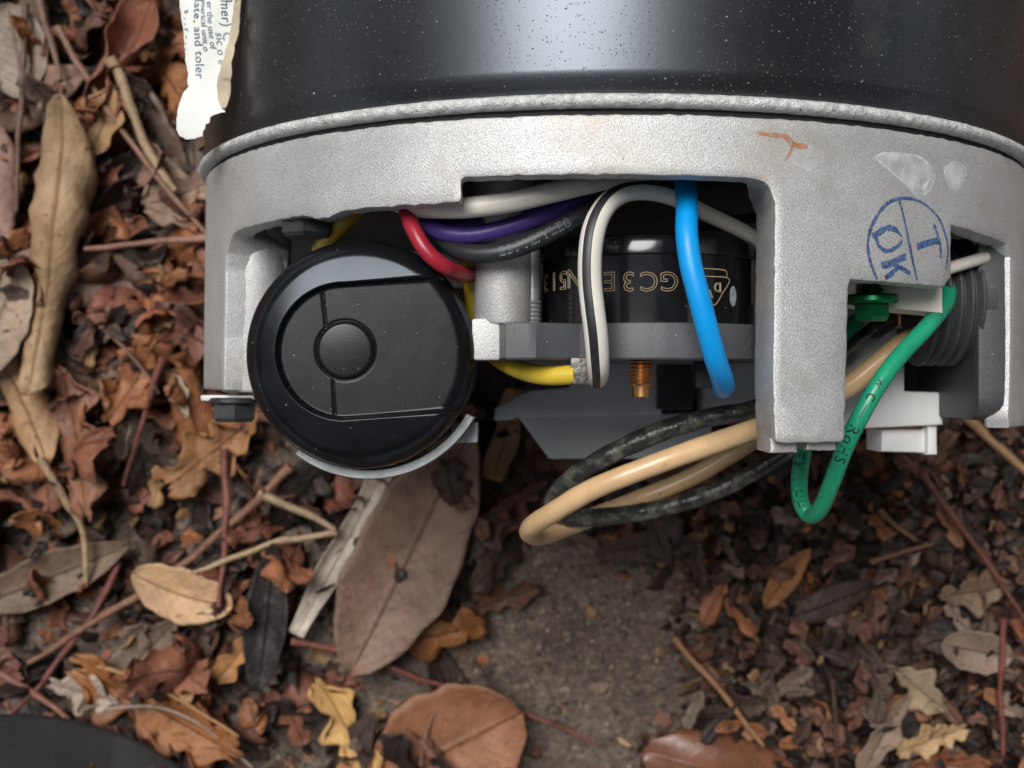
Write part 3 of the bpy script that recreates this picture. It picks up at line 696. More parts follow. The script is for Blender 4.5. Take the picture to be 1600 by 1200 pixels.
wire('wire', [(1510, 512, .2165), (1490, 517, .2160), (1460, 520, .2150), (1430, 527, .2135), (1395, 547, .211), (1322, 606, .2105), (1250, 645, .209), (1178, 671, .207), (1100, 698, .204), (1025, 725, .203), (927, 764, .205), (862, 802, .210), (832, 822, .2155), (829, 834, .2215), (850, 836, .228), (900, 818, .236), (990, 783, .240), (1075, 748, .240), (1150, 705, .240), (1230, 655, .240), (1300, 600, .238)], 0.00182, 'w_tan', 'tan wire looping below the bracket leg', 18, 0.03)
wire('cable', [(1430, 478, .218), (1395, 497, .216), (1350, 530, .216), (1310, 568, .217), (1260, 606, .217), (1178, 640, .2145), (1100, 654, .214), (1025, 677, .214), (944, 715, .216), (897, 745, .219), (868, 775, .224), (868, 797, .229), (897, 809, .233), (976, 804, .237), (1057, 788, .238), (1139, 758, .238), (1217, 712, .238), (1290, 650, .236), (1340, 600, .232)], 0.00175, 'w_cable', 'scuffed black cable looping behind the tan wire', 18, 0.09)
tg, og = wire('wire', [(1462, 385, .222), (1476, 430, .212), (1480, 468, .2055), (1451, 508, .198), (1407, 555, .195), (1372, 602, .193), (1341, 657, .193), (1318, 705, .195), (1299, 755, .198), (1283, 793, .202), (1266, 806, .206), (1252, 786, .207), (1249, 750, .206), (1254, 710, .204), (1262, 660, .203), (1275, 600, .206), (1300, 540, .214), (1340, 500, .216)], 0.00142, 'w_green', 'green earth wire printed in black')
def along(t, px, py):
    d = [math.hypot(800+FPX*c[0]/(CAMH-c[2])-px, 600-FPX*c[1]/(CAMH-c[2])-py) for c in t.C]; return int(np.argmin(d))
def wlabel(px, py, body, size, dv=0.0, sp_=1.0):
    i = along(tg, px, py); return textmesh(body, size, tg.wrap(tg.S[i], lambda x: tg.facing(int(np.clip(np.searchsorted(tg.S, x), 0, len(tg.S)-1)), (0, 0, CAMH))+dv), 0, sp_)
mk('lettering', *merge(wlabel(1326, 690, 'RoHS', 0.0026, 0.0, 1.15), wlabel(1347, 645, '\u2014', 0.0024), wlabel(1361, 621, 'c', 0.003), wlabel(1373, 600, 'w', 0.0022), wlabel(1251, 738, 'HHWIRE E', 0.0026, -0.35, 1.1)), M['print_black'], og)
wire('wire', [(1440, 436, .207), (1484, 419, .2045), (1520, 408, .206), (1550, 399, .2095), (1570, 393, .216), (1578, 391, .224)], 0.00105, 'w_white', 'thin white wire beside the bracket tab')
wire('wire', [(1230, 330, .215), (1170, 345, .21), (1110, 350, .213), (1060, 340, .219)], 0.0013, 'w_black')

# ------------------------------------------------------------------ green earthing screw, plastics
sx_ = at(1362, 478, 0.1945)
mk('earth_screw', *hexhead((sx_.x, sx_.y+0.0004, sx_.z), (0, -1, 0), 0.0052, 0.0028, None, 0.80), M['greenscrew'], motor, 22)
mk('screw_flange', *lathe([(0.0036, 0.0), (0.0042, 0.0004), (0.0042, 0.0011), (0.0038, 0.0015), (0.001, 0.0016)], (sx_.x, sx_.y+0.0003, sx_.z), (0, 1, 0), 40), M['greenscrew'], motor, 25)
prof = []; y = 0.0018
while y < 0.0060: prof += [(0.0019, y), (0.0015, y+0.0004)]; y += 0.0008
prof.append((0.0015, 0.012))
mk('screw_thread', *lathe(prof, (sx_.x, sx_.y, sx_.z), (0, 1, 0), 28), M['greenscrew'], motor, 15)
def zplate(name, px_list, depth, t, mat, parent=motor, b=0.0005):
    P = [at(x, y, depth) for x, y in px_list]
    return mk(name, *plate([(q.x, q.y) for q in P], zmap(CAMH-depth), t, b=b, step=0.002, grid=0.006), M[mat], parent)
zplate('terminal_block', [(1383, 425), (1474, 425), (1474, 490), (1383, 482)], 0.198, 0.008, 'cream')
tbd = zplate('terminal_board', [(1318, 480), (1414, 500), (1414, 611), (1474, 613), (1474, 664), (1300, 672), (1300, 500)], 0.226, 0.014, 'white')
zplate('board_foot', [(1377, 660), (1446, 660), (1446, 708), (1377, 706)], 0.2290, 0.010, 'white', tbd)
zplate('board_foot', [(1449, 655), (1465, 655), (1465, 711), (1449, 711)], 0.2275, 0.012, 'white', tbd)
zplate('brass_strip', [(1350, 660), (1442, 660), (1442, 671), (1350, 671)], 0.2282, 0.001, 'brass', tbd, 0.0002)
zplate('black_terminal_cover', [(1416, 470), (1540, 470), (1525, 606), (1416, 610)], 0.238, 0.012, 'darkmetal')
zplate('orange_lead_end', [(1402, 486), (1412, 484), (1412, 512), (1403, 510)], 0.2120, 0.003, 'brass')
sw = zplate('switch_housing', [(774, 638), (812, 616), (826, 612), (826, 470), (1034, 470), (1034, 648), (806, 652), (800, 656), (772, 657)], 0.262, 0.016, 'palegrey')
zplate('housing_lower', [(806, 646), (1112, 646), (1112, 717), (858, 717)], 0.2645, 0.016, 'palegrey', sw)
zplate('housing_wing', [(1034, 560), (1082, 560), (1082, 640), (1034, 640)], 0.250, 0.01, 'darkmetal', sw)
zplate('housing_wing', [(1100, 570), (1185, 560), (1185, 645), (1100, 645)], 0.262, 0.01, 'palegrey', sw)
zplate('housing_slot', [(822, 594), (890, 585), (890, 606), (824, 612)], 0.258, 0.003, 'darkmetal', sw)

# ------------------------------------------------------------------ marks on the bracket
def onb(px, py): return uv(px, py)
def crop(x, y): return onb(1330+x/7.5, 290+y/7.5)
mmap = lambda u, v, h: cyl(u/RB, v, RB+0.00006)
strokes = []
el = [(300, 1100), (225, 900), (192, 720), (205, 580), (240, 470), (330, 310), (420, 210), (520, 160), (620, 148), (720, 158), (840, 205), (950, 295), (1040, 410), (1095, 560), (1130, 720), (1125, 860), (1105, 985)]
pxm = 0.000094
strokes.append(ribbon([crop(*q) for q in el], [5*pxm, 5*pxm, 5.5*pxm, 6*pxm, 6*pxm, 6*pxm, 6*pxm, 6*pxm, 5.5*pxm, 5*pxm, 3.5*pxm, 4*pxm, 4.5*pxm, 5*pxm, 5*pxm, 4*pxm, 3.5*pxm], mmap, wob=0.5))
for L, w in (([(562, 180), (600, 320), (645, 520), (700, 800), (735, 960), (770, 1110)], 4.5), ([(965, 450), (1005, 560), (1040, 700), (1045, 855)], 5.5), ([(1015, 640), (900, 670), (765, 715)], 11.5),
             ([(240, 590), (310, 560), (400, 500), (480, 500), (550, 545), (588, 605)], [9.5*pxm, 9.5*pxm, 10*pxm, 9*pxm, 6*pxm, 3*pxm]), ([(285, 600), (320, 700), (400, 765), (490, 745), (575, 680), (594, 625)], [6*pxm, 6*pxm, 7.5*pxm, 7.5*pxm, 6*pxm, 3*pxm]), ([(345, 930), (450, 920), (560, 860), (640, 830)], 11), ([(500, 920), (590, 970), (690, 1030)], 7.5), ([(540, 960), (470, 1030), (395, 1080)], 7.5)):
    strokes.append(ribbon([crop(*q) for q in L], w if isinstance(w, list) else w*pxm, lambda u, v, h: cyl(u/RB, v, RB+0.00009), wob=0.5))
mk('stamp_mark', *merge(*strokes), M['ink'], bracket, 0)
gm = []; gf = []
def blobfill(L):
    P = dens([onb(*q) for q in L], 0.0006); c_ = (sum(p[0] for p in P)/len(P), sum(p[1] for p in P)/len(P)); V = []; F = []; nr = 6; n_ = len(P)
    for k in range(nr+1):
        for p in P: t = k/nr; u, v = c_[0]+(p[0]-c_[0])*t, c_[1]+(p[1]-c_[1])*t; V.append(cyl(u/RB, v, RB+0.00004))
    for k in range(nr):
        for q in range(n_): w = (q+1) % n_; F.append((k*n_+q, k*n_+w, (k+1)*n_+w, (k+1)*n_+q))
    return V, F
gl = ([(1366, 246), (1380, 240), (1420, 241), (1446, 252), (1460, 275), (1450, 300), (1432, 305), (1415, 288), (1396, 272)], [(1474, 262), (1488, 253), (1508, 262), (1506, 285), (1494, 301), (1480, 288)], [(1232, 232), (1262, 226), (1290, 236), (1284, 256), (1266, 268), (1240, 258)])
for L in gl: gf.append(blobfill(L))
for L in gl[:2]:
    P = [onb(*q) for q in L]; P.append(P[0]); gm.append(ribbon(P, 3.2*pxm, mmap, wob=0.9))
gm.append(ribbon([onb(*q) for q in [(1408, 245), (1414, 262), (1428, 282), (1440, 296)]], 2.5*pxm, mmap, wob=0.9))
gm.append(ribbon([onb(*q) for q in [(1450, 262), (1452, 280), (1440, 297)]], 7*pxm, mmap, wob=0.9))
gm.append(ribbon([onb(*q) for q in [(1500, 270), (1497, 285), (1490, 290)]], 5*pxm, mmap, wob=0.9))
mk('glue_smear', *merge(*gf), M['film'], bracket, 0)
mk('glue_smear', *merge(*gm), M['glue'], bracket, 0)
mk('rust_streak', *merge(ribbon([onb(*q) for q in [(1184, 207), (1205, 211), (1226, 213), (1240, 226), (1262, 229)]], [4*pxm, 7*pxm, 7*pxm, 10*pxm, 4*pxm], mmap, wob=0.9),
                         ribbon([onb(*q) for q in [(1239, 222), (1236, 236), (1226, 252)]], [7*pxm, 5*pxm, 3*pxm], mmap, wob=0.9)), M['rust'], bracket, 0)

# ------------------------------------------------------------------ peeling paper label
LD = 0.212
def label_pt(s_, y, lift=0.0):
    """s_: metres from the line where the sheet leaves the shell; it stands off to the side and droops"""
    p0 = cyl(R_(-53), y, RS+0.0004)
    w = 0.0005*math.sin(y*300+1)+0.0006*math.sin(s_*420+y*190)
    return p0+Vector((-0.95, 0, -0.31))*s_+Vector((-0.31, 0, 0.95))*(0.0016*math.sin(s_/0.012*2.4)+w*min(1, max(0, s_)/0.004)+lift)
def lp(px, py): return ((376-px)/FPX*LD/0.97, (600-py)/FPX*LD)
lo_ = [(378, -200), (376, 0), (366, 60), (352, 120), (344, 150), (345, 172), (355, 190), (336, 194), (331, 197), (331, 206), (323, 207), (322, 214), (319, 216), (319, 225), (305, 229), (290, 229), (280, 224), (276, 214), (277, 198), (281, 175), (286, 160), (295, 148), (292, 138), (293, 128), (287, 105), (284, 80), (280, 50), (275, 28), (270, 0), (262, -200)]
lab = mk('paper_label', *plate([lp(*q) for q in lo_], lambda u, v, h: label_pt(u, v, -h), 0.0002, b=0.00005, step=0.0007, grid=0.0014, jitter=0.0003), M['paper'], motor, 50)
lab['label'] = 'torn white paper label peeling off the black shell'
fo_ = [(380, -200), (384, 0), (378, 40), (371, 90), (367, 130), (364, 165), (358, 186), (351, 184), (344, 168), (343, 150), (351, 118), (364, 60), (375, 0), (376, -200)]
def foldpt(u, v, h):
    p = label_pt(u, v, 0.0012-h); return p+Vector((0, 0, 0.0007*math.sin(v*500)))
mk('folded_edge', *plate([lp(*q) for q in fo_], foldpt, 0.0003, b=0.00006, step=0.0007, grid=0.0012, jitter=0.0003), M['paperback'], lab, 50)
def lmap(px, py):
    s0, y0 = lp(px, py); return lambda u, v, h: label_pt(s0-v, y0-u, 0.00016)
txt = [textmesh('plate, and toler', 0.0022, lmap(311, 72), 0, 1.06), textmesh('numerical unit o', 0.0015, lmap(324, 52), 0), textmesh('er the use of', 0.0015, lmap(334, 58), 0),
       textmesh('ormer) C', 0.0021, lmap(353, 40), 0, 1.1), textmesh('sic o e', 0.0018, lmap(344, 92), 0, 1.1), textmesh('S15', 0.0024, lmap(362, 8), 0), textmesh('s . , r - . ,', 0.0019, lmap(289, 60), 0)]
mk('lettering', *merge(*txt), M['print_blue'], lab, 0)

# ------------------------------------------------------------------ leaves
def leaf_geo(L, W, kind, seed, curl=0.4, bend=0.3, wr=0.12, nu=16, nv=8, thick=0.00028, skew=0.0):
    """a dead leaf as a thin closed shell: outline by kind, rolled across (curl), bowed along (bend), crumpled (wr)"""
    rng = random.Random(seed); ph = [rng.uniform(0, 6.28) for _ in range(8)]
    P = np.zeros((nu+1, nv+1, 3)); UV = np.zeros((nu+1, nv+1, 2))
    for i in range(nu+1):
        t = i/nu
        if kind == 'lance': w = max(0.0, math.sin(PI*min(1, t**0.85)))**0.72
        elif kind == 'oval': w = max(0.0, math.sin(PI*t))**0.5
        elif kind == 'strip': w = 0.75+0.25*math.sin(PI*t)
        else: w = max(0.0, math.sin(PI*(0.06+0.92*t)))**0.55
        for j in range(nv+1):
            sgn = j/nv*2-1; k = 1.0
            side = 0 if sgn < 0 else 1
            if kind == 'oak': k = 0.62+0.34*math.sin(t*17+ph[side])*math.sin(t*3+1)+0.16*math.sin(t*31+ph[2+side])
            elif kind == 'frag': k = 0.66+0.30*math.sin(t*7+ph[side])+0.18*math.sin(t*19+ph[2+side])
            elif kind == 'lance' or kind == 'oval': k = 1+0.035*math.sin(t*16+ph[side])+0.03*math.sin(t*33+ph[2+side])
            elif kind == 'strip': k = 1+0.2*math.sin(t*9+ph[side])
            hw = max(0.0004, W/2*w*max(0.15, k))
            yy = sgn*hw; xx = (t-0.5)*L
            if kind in ('oak', 'frag'): xx += L*0.05*math.sin(sgn*4+ph[4])*abs(sgn)+L*0.03*math.sin(sgn*11+ph[5])
            yy += skew*W*math.sin(PI*t)
            q = Vector((xx*60+seed*3.1, yy*60, seed*1.7))
            z = wr*W*(0.55*noise.noise(q*0.9)+0.35*noise.noise(q*2.2)+0.16*noise.noise(q*5))
            z += wr*W*0.5*(0.35-abs(noise.noise(q*1.6+Vector((7, 3, 1)))))
            z += 0.05*W*abs(sgn)*(1 if wr > 0.02 else 0.6)
            c = curl*(1+0.35*math.sin(t*4+ph[6])); rho = (W/2)/max(1e-3, abs(c)) * (1 if c >= 0 else -1)
            ang = yy/rho
            y2_ = (abs(rho)-z*(1 if c > 0 else -1))*math.sin(abs(ang))*(1 if yy >= 0 else -1); z2 = rho-(rho-z)*math.cos(ang)
            if abs(bend) > 1e-3:
                rb = (L/2)/bend; an = xx/rb; x3 = (rb-z2)*math.sin(an); z3 = rb-(rb-z2)*math.cos(an)
            else: x3, z3 = xx, z2
            P[i, j] = (x3, y2_, z3); UV[i, j] = (t, j/nv)
    du = np.gradient(P, axis=0); dv = np.gradient(P, axis=1); Nn = np.cross(du, dv); Nn /= np.maximum(1e-12, np.linalg.norm(Nn, axis=2))[:, :, None]
    top = P.reshape(-1, 3); bot = (P-Nn*thick).reshape(-1, 3); m = len(top); nc = nv+1
    V = np.vstack([top, bot]); F = []
    for i in range(nu):
        for j in range(nv):
            a = i*nc+j; F.append((a, a+nc, a+nc+1, a+1)); F.append((m+a, m+a+1, m+a+nc+1, m+a+nc))
        for j in (0, nv):
            a = i*nc+j; F.append((a, a+nc, m+a+nc, m+a) if j == nv else (a, m+a, m+a+nc, a+nc))
    for i in (0, nu):
        for j in range(nv):
            a = i*nc+j; F.append((a, a+1, m+a+1, m+a) if i == 0 else (a, m+a, m+a+1, a+1))
    uvv = np.vstack([UV.reshape(-1, 2)]*2)
    return V, F, uvv
def leaf_me(name, geo, mat):
    V, F, uvv = geo; me = bpy.data.meshes.new(name); me.from_pydata(V.tolist(), [], F); me.materials.append(mat)
    ul = me.uv_layers.new(name='UVMap'); li = np.zeros(len(me.loops), dtype=np.int32); me.loops.foreach_get('vertex_index', li)
    ul.data.foreach_set('uv', uvv[li].ravel().astype(np.float32)); me.shade_smooth(); return me
# height map of what already lies on the ground
CELL = 0.002; HN = 420; HO = -0.42
xs = HO+CELL*(np.arange(HN)+0.5)
HM = np.array([[soilz(x, y) for x in xs] for y in xs])
XX, YY = np.meshgrid(xs, xs)
# underside of the motor: nothing may poke into it
lxx = XX-AX; under = np.where((np.abs(lxx) < RS) & (YY > 0.022) & (YY < 0.22), AZ-np.sqrt(np.maximum(0, RS**2-lxx**2)), 1.0)
under = np.where((np.hypot(XX-cc.x, YY-cc.y) < 0.021), np.minimum(under, cc.z-0.060), under)
for (xa, xb_, ya, yb_, zz) in ((-0.002, 0.054, -0.02, 0.03, 0.055), (0.05, 0.10, -0.02, 0.03, 0.05), (0.0, 0.07, -0.032, 0.0, 0.092)):
    under = np.where((XX > xa) & (XX < xb_) & (YY > ya) & (YY < yb_), np.minimum(under, zz), under)
def cells(W):
    i = np.clip(((W[:, 0]-HO)/CELL).astype(int), 0, HN-1); j = np.clip(((W[:, 1]-HO)/CELL).astype(int), 0, HN-1); return j, i
def drop(V, rot, x, y, q=88, commit=True, ztop=None):
    """rest a shape on the pile: returns z, or None where it would poke into the motor"""
    W = V@np.array(rot.to_3x3()).T; W = W+np.array([x, y, 0]); j, i = cells(W)
    dz = float(np.percentile(HM[j, i]-W[:, 2], q)); top = W[:, 2]+dz
    if np.any(top > under[j, i]-0.0003): return None
    if ztop is not None and top.max() > ztop: return None
    if commit: np.maximum.at(HM, (j, i), np.minimum(top, HM[j, i]+0.006))
    return dz
def place(name, me, V, rot, px, py, colr, label, cat, group, q=88, z0=0.008, force=False):
    p = atz(px, py, z0)
    dz = drop(V, rot, p.x, p.y, q)
    if dz is None:
        if not force: return None
        dz = 0.004
    o = bpy.data.objects.new(name, me); col.objects.link(o)
    o.rotation_euler = rot.to_euler(); o.location = (p.x, p.y, dz); o.color = (*colr, 1)
    return tag(o, label, cat, group)

RUST = (0.20, 0.080, 0.050); BRN = (0.135, 0.062, 0.043); TAN = (0.30, 0.185, 0.09); GRY = (0.18, 0.128, 0.10); DRK = (0.022, 0.015, 0.013); ORG = (0.27, 0.115, 0.055); PALE = (0.42, 0.35, 0.27); PNK = (0.21, 0.13, 0.10)  # darkest tone: dark leaves, deepened to stand for shade in the gaps
def jit(c, k=0.18): f = 1+random.uniform(-k, k); return tuple(max(0.005, x*f*(1+random.uniform(-0.05, 0.05))) for x in c)

# ---- crumbs and fragments too small to pick apart
def pixel_of(x, y, z=0.004): d = CAMH-z; return 800+FPX*x/d, 600-FPX*y/d
def bare(px, py):
    """1 on the bare patch of soil"""
    k = 0.35*noise.noise(Vector((px*0.012, py*0.012, 2)))
    e = ((px-905)/165)**2+((py-1025)/175)**2+k; e2 = ((px-615)/75)**2+((py-1062)/35)**2+k
    return max(0, min(1, 1.6-min(e, e2)))
rng = random.Random(3)
CV, CF, CC = [], [], []
def add_crumb(x, y, z, size, colr, flat=True):
    n0 = len(CV); k = rng.randint(4, 6); yaw = rng.uniform(0, 6.28); tx, ty = rng.uniform(-.7, .7), rng.uniform(-.7, .7)
    el = rng.uniform(0.35, 1.0); th = size*(0.06 if flat else 0.5)
    rot = Euler((tx, ty, yaw)).to_matrix()
    ring = [(size*(0.6+0.6*rng.random())*math.cos(2*PI*i/k), size*el*(0.6+0.6*rng.random())*math.sin(2*PI*i/k)) for i in range(k)]
    for zz, s in ((th, 0.9), (-th, 1.0)):
        for (a, b) in ring: CV.append(tuple(rot@Vector((a*s, b*s, zz+(0.2*size*math.sin(a/size*2) if flat else 0)))+Vector((x, y, z))))
    CF.append(tuple(n0+i for i in range(k))); CF.append(tuple(n0+k+i for i in reversed(range(k))))
    for i in range(k): j = (i+1) % k; CF.append((n0+i, n0+k+i, n0+k+j, n0+j))
    CC.extend([colr]*(2*k))
cpal = [DRK, DRK, DRK, BRN, BRN, RUST, GRY, (0.05, 0.034, 0.026), (0.07, 0.045, 0.033), TAN, ORG]
for _ in range(15000):
    x, y = rng.uniform(-0.24, 0.24), rng.uniform(-0.20, 0.20)
    px, py = pixel_of(x, y); b = bare(px, py)
    if rng.random() < b*0.97: continue
    j, i = cells(np.array([[x, y]])); size = 0.0006+0.0030*rng.random()**2.4
    z = HM[j[0], i[0]]+size*0.25
    if z+size > under[j[0], i[0]]-0.001: continue
    c = rng.choice(cpal); kf = rng.uniform(0.55, 1.25); c = tuple(v*kf for v in c)
    add_crumb(x, y, z, size, c, rng.random() < 0.75)
for _ in range(2200):                       # grains on the bare patch
    px, py = rng.gauss(890, 170), rng.gauss(1015, 110); p = atz(px, py, 0.001); j, i = cells(np.array([[p.x, p.y]]))
    kf = rng.choice([0.4, 0.6, 0.8, 1.0, 1.2, 1.5, 2.4]); add_crumb(p.x, p.y, HM[j[0], i[0]]+0.0001, 0.0002+0.0009*rng.random()**3, tuple(v*kf for v in (0.13, 0.10, 0.08)), False)
me = bpy.data.meshes.new('leaf_crumbs'); me.from_pydata(CV, [], CF); me.materials.append(M['leafmix'])
ca = me.color_attributes.new('Col', 'FLOAT_COLOR', 'POINT'); ca.data.foreach_set('color', np.array([(*c, 1) for c in CC], dtype=np.float32).ravel())
crumbs = bpy.data.objects.new('leaf_crumbs', me); col.objects.link(crumbs); tag(crumbs, 'small crumbs of dead leaves, bark and soil covering the ground', 'leaf crumbs', kind='stuff')

# ---- filler leaves: a few shapes, many individuals
KINDS = {
 'curled': dict(label='crumpled red brown dead oak leaf in the litter', cat='leaf', group='crumpled red brown oak leaves in the litter', cols=[RUST, BRN, RUST, ORG], var=[('oak', .030, .021, 1.5, .7, .28), ('oak', .036, .022, 2.1, .5, .3), ('oak', .026, .020, 1.1, .9, .34), ('frag', .024, .018, 1.7, .6, .3), ('oval', .030, .017, 2.4, .4, .22)]),
 'broken': dict(label='small broken piece of brown leaf in the litter', cat='leaf piece', group='broken pieces of brown leaf', cols=[BRN, RUST, GRY, DRK, ORG], var=[('frag', .014, .011, .6, .4, .22), ('frag', .017, .010, .9, .5, .25), ('frag', .011, .009, .3, .3, .2), ('frag', .019, .013, .8, .2, .3)]),
 'grey': dict(label='flat grey brown narrow dead leaf in the litter', cat='leaf', group='grey brown narrow leaves in the litter', cols=[GRY, PNK, (0.13, 0.09, 0.07)], var=[('lance', .048, .016, .5, .35, .10), ('lance', .040, .013, .9, .5, .12), ('oval', .034, .016, .6, .4, .12)]),
 'dark': dict(label='dead leaf in the litter, darkened for gap shade', cat='leaf', group='blackened dead leaves in the litter', cols=[DRK, (0.045, 0.03, 0.024)], var=[('oak', .030, .019, .8, .6, .22), ('lance', .040, .014, .6, .4, .12), ('frag', .022, .016, .7, .5, .25)]),
}
VAR = {}
sd = 100
for k, d in KINDS.items():
    VAR[k] = []
    for (kind, L, W, cu, be, wr) in d['var']:
        for rep in range(2):
            sd += 1; g = leaf_geo(L, W, kind, sd, cu*(1 if rep else -1)*0.9, be*(1 if rep else -0.6), wr, 14 if k != 'broken' else 7, 7 if k != 'broken' else 5)
            VAR[k].append((leaf_me(k+'_leaf_shape', g, M['leaf']), g[0], g))
FILL = []
def scatter(kind, px, py, q=85, ztop=0.03, tilt=0.45, sc=1.0, cols=None):
    me, V, _ = random.choice(VAR[kind]); d = KINDS[kind]
    s = random.uniform(0.8, 1.15)*sc
    rot = Euler((random.gauss(0, tilt), random.gauss(0, tilt), random.uniform(0, 6.28))).to_matrix().to_4x4()
    p = atz(px, py, 0.008); dz = drop(V*s, rot, p.x, p.y, q, True, ztop)
    if dz is None: return None
    o = bpy.data.objects.new('dead_leaf' if kind != 'broken' else 'leaf_piece', me); col.objects.link(o)
    o.location = (p.x, p.y, dz); o.rotation_euler = rot.to_euler(); o.scale = (s, s, s); c0 = random.choice(cols or d['cols']); o.color = (*jit(c0), 1)
    FILL.append((o, kind, me.name, s, c0)); return tag(o, d['label'], d['cat'], d['group'])
random.seed(21)
nfill = 0
for _ in range(60):            # near-black under-layer, left half: shade between leaves put into their colour
    px, py = random.uniform(-40, 760), random.uniform(-30, 1230)
    if bare(px, py) < 0.3: scatter('dark', px, py, ztop=0.022)
for _ in range(135):           # rust coloured curls on the left
    px, py = random.uniform(-40, 620), random.uniform(-40, 1230)
    if random.random() > (1.0 if py < 800 else 0.55): continue
    if bare(px, py) < 0.3: scatter('curled', px, py, ztop=0.034, tilt=0.6, sc=0.85)
for _ in range(30):
    px, py = random.uniform(-40, 700), random.uniform(-40, 1230)
    if bare(px, py) < 0.3: scatter('grey', px, py, ztop=0.03)
for _ in range(60):
    px, py = random.uniform(-40, 760), random.uniform(-40, 1230)
    if bare(px, py) < 0.2: scatter('broken', px, py, ztop=0.034)
for _ in range(70):
    px, py = random.uniform(-30, 420), random.uniform(-30, 1000)
    scatter('curled', px, py, ztop=0.036, tilt=0.8, sc=0.6)
# ---- curled scraps lying over everything, too many and too small to count
SV = [leaf_geo(.016, .011, random.Random(q).choice(['frag', 'frag', 'oak', 'strip']), 300+q, random.Random(q).uniform(-2.2, 2.2), random.Random(q+50).uniform(-.8, .8), .3, 5, 4) for q in range(16)]
SO, SF, SC, SU = [], [], [], []; n0 = 0; rg3 = random.Random(11)
spal = [BRN, BRN, (0.10, 0.045, 0.03), DRK, DRK, DRK, (0.04, 0.026, 0.02), (0.05, 0.03, 0.022), (0.065, 0.04, 0.029), (0.065, 0.04, 0.029), ORG, GRY, (0.11, 0.08, 0.062), TAN]
for q in range(3600):
    if q % 6 == 0: px, py = rg3.uniform(-40, 780), rg3.uniform(-40, 1240); zt_, w0 = 0.034, (0.22, 0.62)
    else: px, py = rg3.uniform(1000, 1650), rg3.uniform(640, 1240); zt_, w0 = 0.018, ((0.12, 0.34) if q % 3 else (0.3, 0.75))
    if q % 11 == 0: px, py, zt_, w0 = rg3.uniform(690, 1300), rg3.uniform(620, 880), 0.016, (0.2, 0.6)
    if rg3.random() < bare(px, py)*1.2: continue
    g = SV[q % 16]; sc3 = rg3.uniform(*w0); rot = Euler((rg3.gauss(0, .6), rg3.gauss(0, .6), rg3.uniform(0, 6.28))).to_matrix().to_4x4()
    p = atz(px, py, 0.008); dz = drop(g[0]*sc3, rot, p.x, p.y, 80, True, zt_)
    if dz is None: continue
    W = (g[0]*sc3)@np.array(rot.to_3x3()).T+np.array([p.x, p.y, dz]); SO.append(W); SF += [tuple(i+n0 for i in f) for f in g[1]]; SU.append(g[2]); n0 += len(W)
    c = rg3.choice(spal); f = rg3.uniform(.6, 1.15); SC.append(np.tile([c[0]*f, c[1]*f, c[2]*f, 1], (len(W), 1)))
me = leaf_me('leaf_scraps', (np.vstack(SO), SF, np.vstack(SU)), M['leafmix'])
ca = me.color_attributes.new('Col', 'FLOAT_COLOR', 'POINT'); ca.data.foreach_set('color', np.vstack(SC).astype(np.float32).ravel())
sc4 = bpy.data.objects.new('leaf_scraps', me); col.objects.link(sc4); tag(sc4, 'small curled brown leaf scraps scattered through the litter', 'leaf scraps', kind='stuff')
for _ in range(120):           # right: small pieces over dark soil
    px, py = random.uniform(1080, 1640), random.uniform(690, 1230)
    if bare(px, py) < 0.2: scatter('broken' if random.random() < 0.85 else 'dark', px, py, ztop=0.02, tilt=0.4, sc=0.62, cols=[BRN, DRK, (0.06, 0.038, 0.028), (0.05, 0.032, 0.025), GRY, ORG])

for _ in range(170):
    px, py = random.uniform(1100, 1640), random.uniform(690, 1230)
    if bare(px, py) < 0.2: scatter('broken', px, py, ztop=0.02, tilt=0.5, sc=random.uniform(0.4, 0.8), cols=[BRN, ORG, DRK, (0.075, 0.046, 0.033), (0.10, 0.072, 0.056), BRN, DRK])
for _ in range(45):
    px, py = random.uniform(690, 1250), random.uniform(640, 880)
    if bare(px, py) < 0.4: scatter(random.choice(['broken', 'dark', 'curled']), px, py, ztop=0.02, tilt=0.4, sc=0.8, cols=[BRN, DRK, (0.06, 0.038, 0.028)])
# ---- litter beyond the picture, for the ground to go on
OV, OF, OC, OU = [], [], [], []
rng2 = random.Random(5)
allv = [(k, g) for k in VAR for (_, _, g) in VAR[k]]
for _ in range(1500):
    x, y = rng2.uniform(-0.40, 0.40), rng2.uniform(-0.36, 0.38)
    px, py = pixel_of(x, y)
    if -70 < px < 1670 and -70 < py < 1270: continue
    if abs(x-AX) < RS+0.02 and y > 0: continue
    k, g = rng2.choice(allv); rot = Euler((rng2.gauss(0, .45), rng2.gauss(0, .45), rng2.uniform(0, 6.28))).to_matrix().to_4x4()
    dz = drop(g[0], rot, x, y, 85, True, 0.035)
    if dz is None: continue
    W = g[0]@np.array(rot.to_3x3()).T+np.array([x, y, dz]); n0 = sum(len(a) for a in OV)
    OV.append(W); OF += [tuple(i+n0 for i in f) for f in g[1]]; OU.append(g[2])
    c = rng2.choice(KINDS[k]['cols']); f = rng2.uniform(.8, 1.2); OC.append(np.tile([c[0]*f, c[1]*f, c[2]*f, 1], (len(W), 1)))
OVa = np.vstack(OV); me = leaf_me('leaf_litter', (OVa, OF, np.vstack(OU)), M['leafmix'])
ca = me.color_attributes.new('Col', 'FLOAT_COLOR', 'POINT'); ca.data.foreach_set('color', np.vstack(OC).astype(np.float32).ravel())
ol = bpy.data.objects.new('leaf_litter', me); col.objects.link(ol); tag(ol, 'brown leaf litter carpeting the ground farther from the motor', 'leaf litter', kind='stuff')

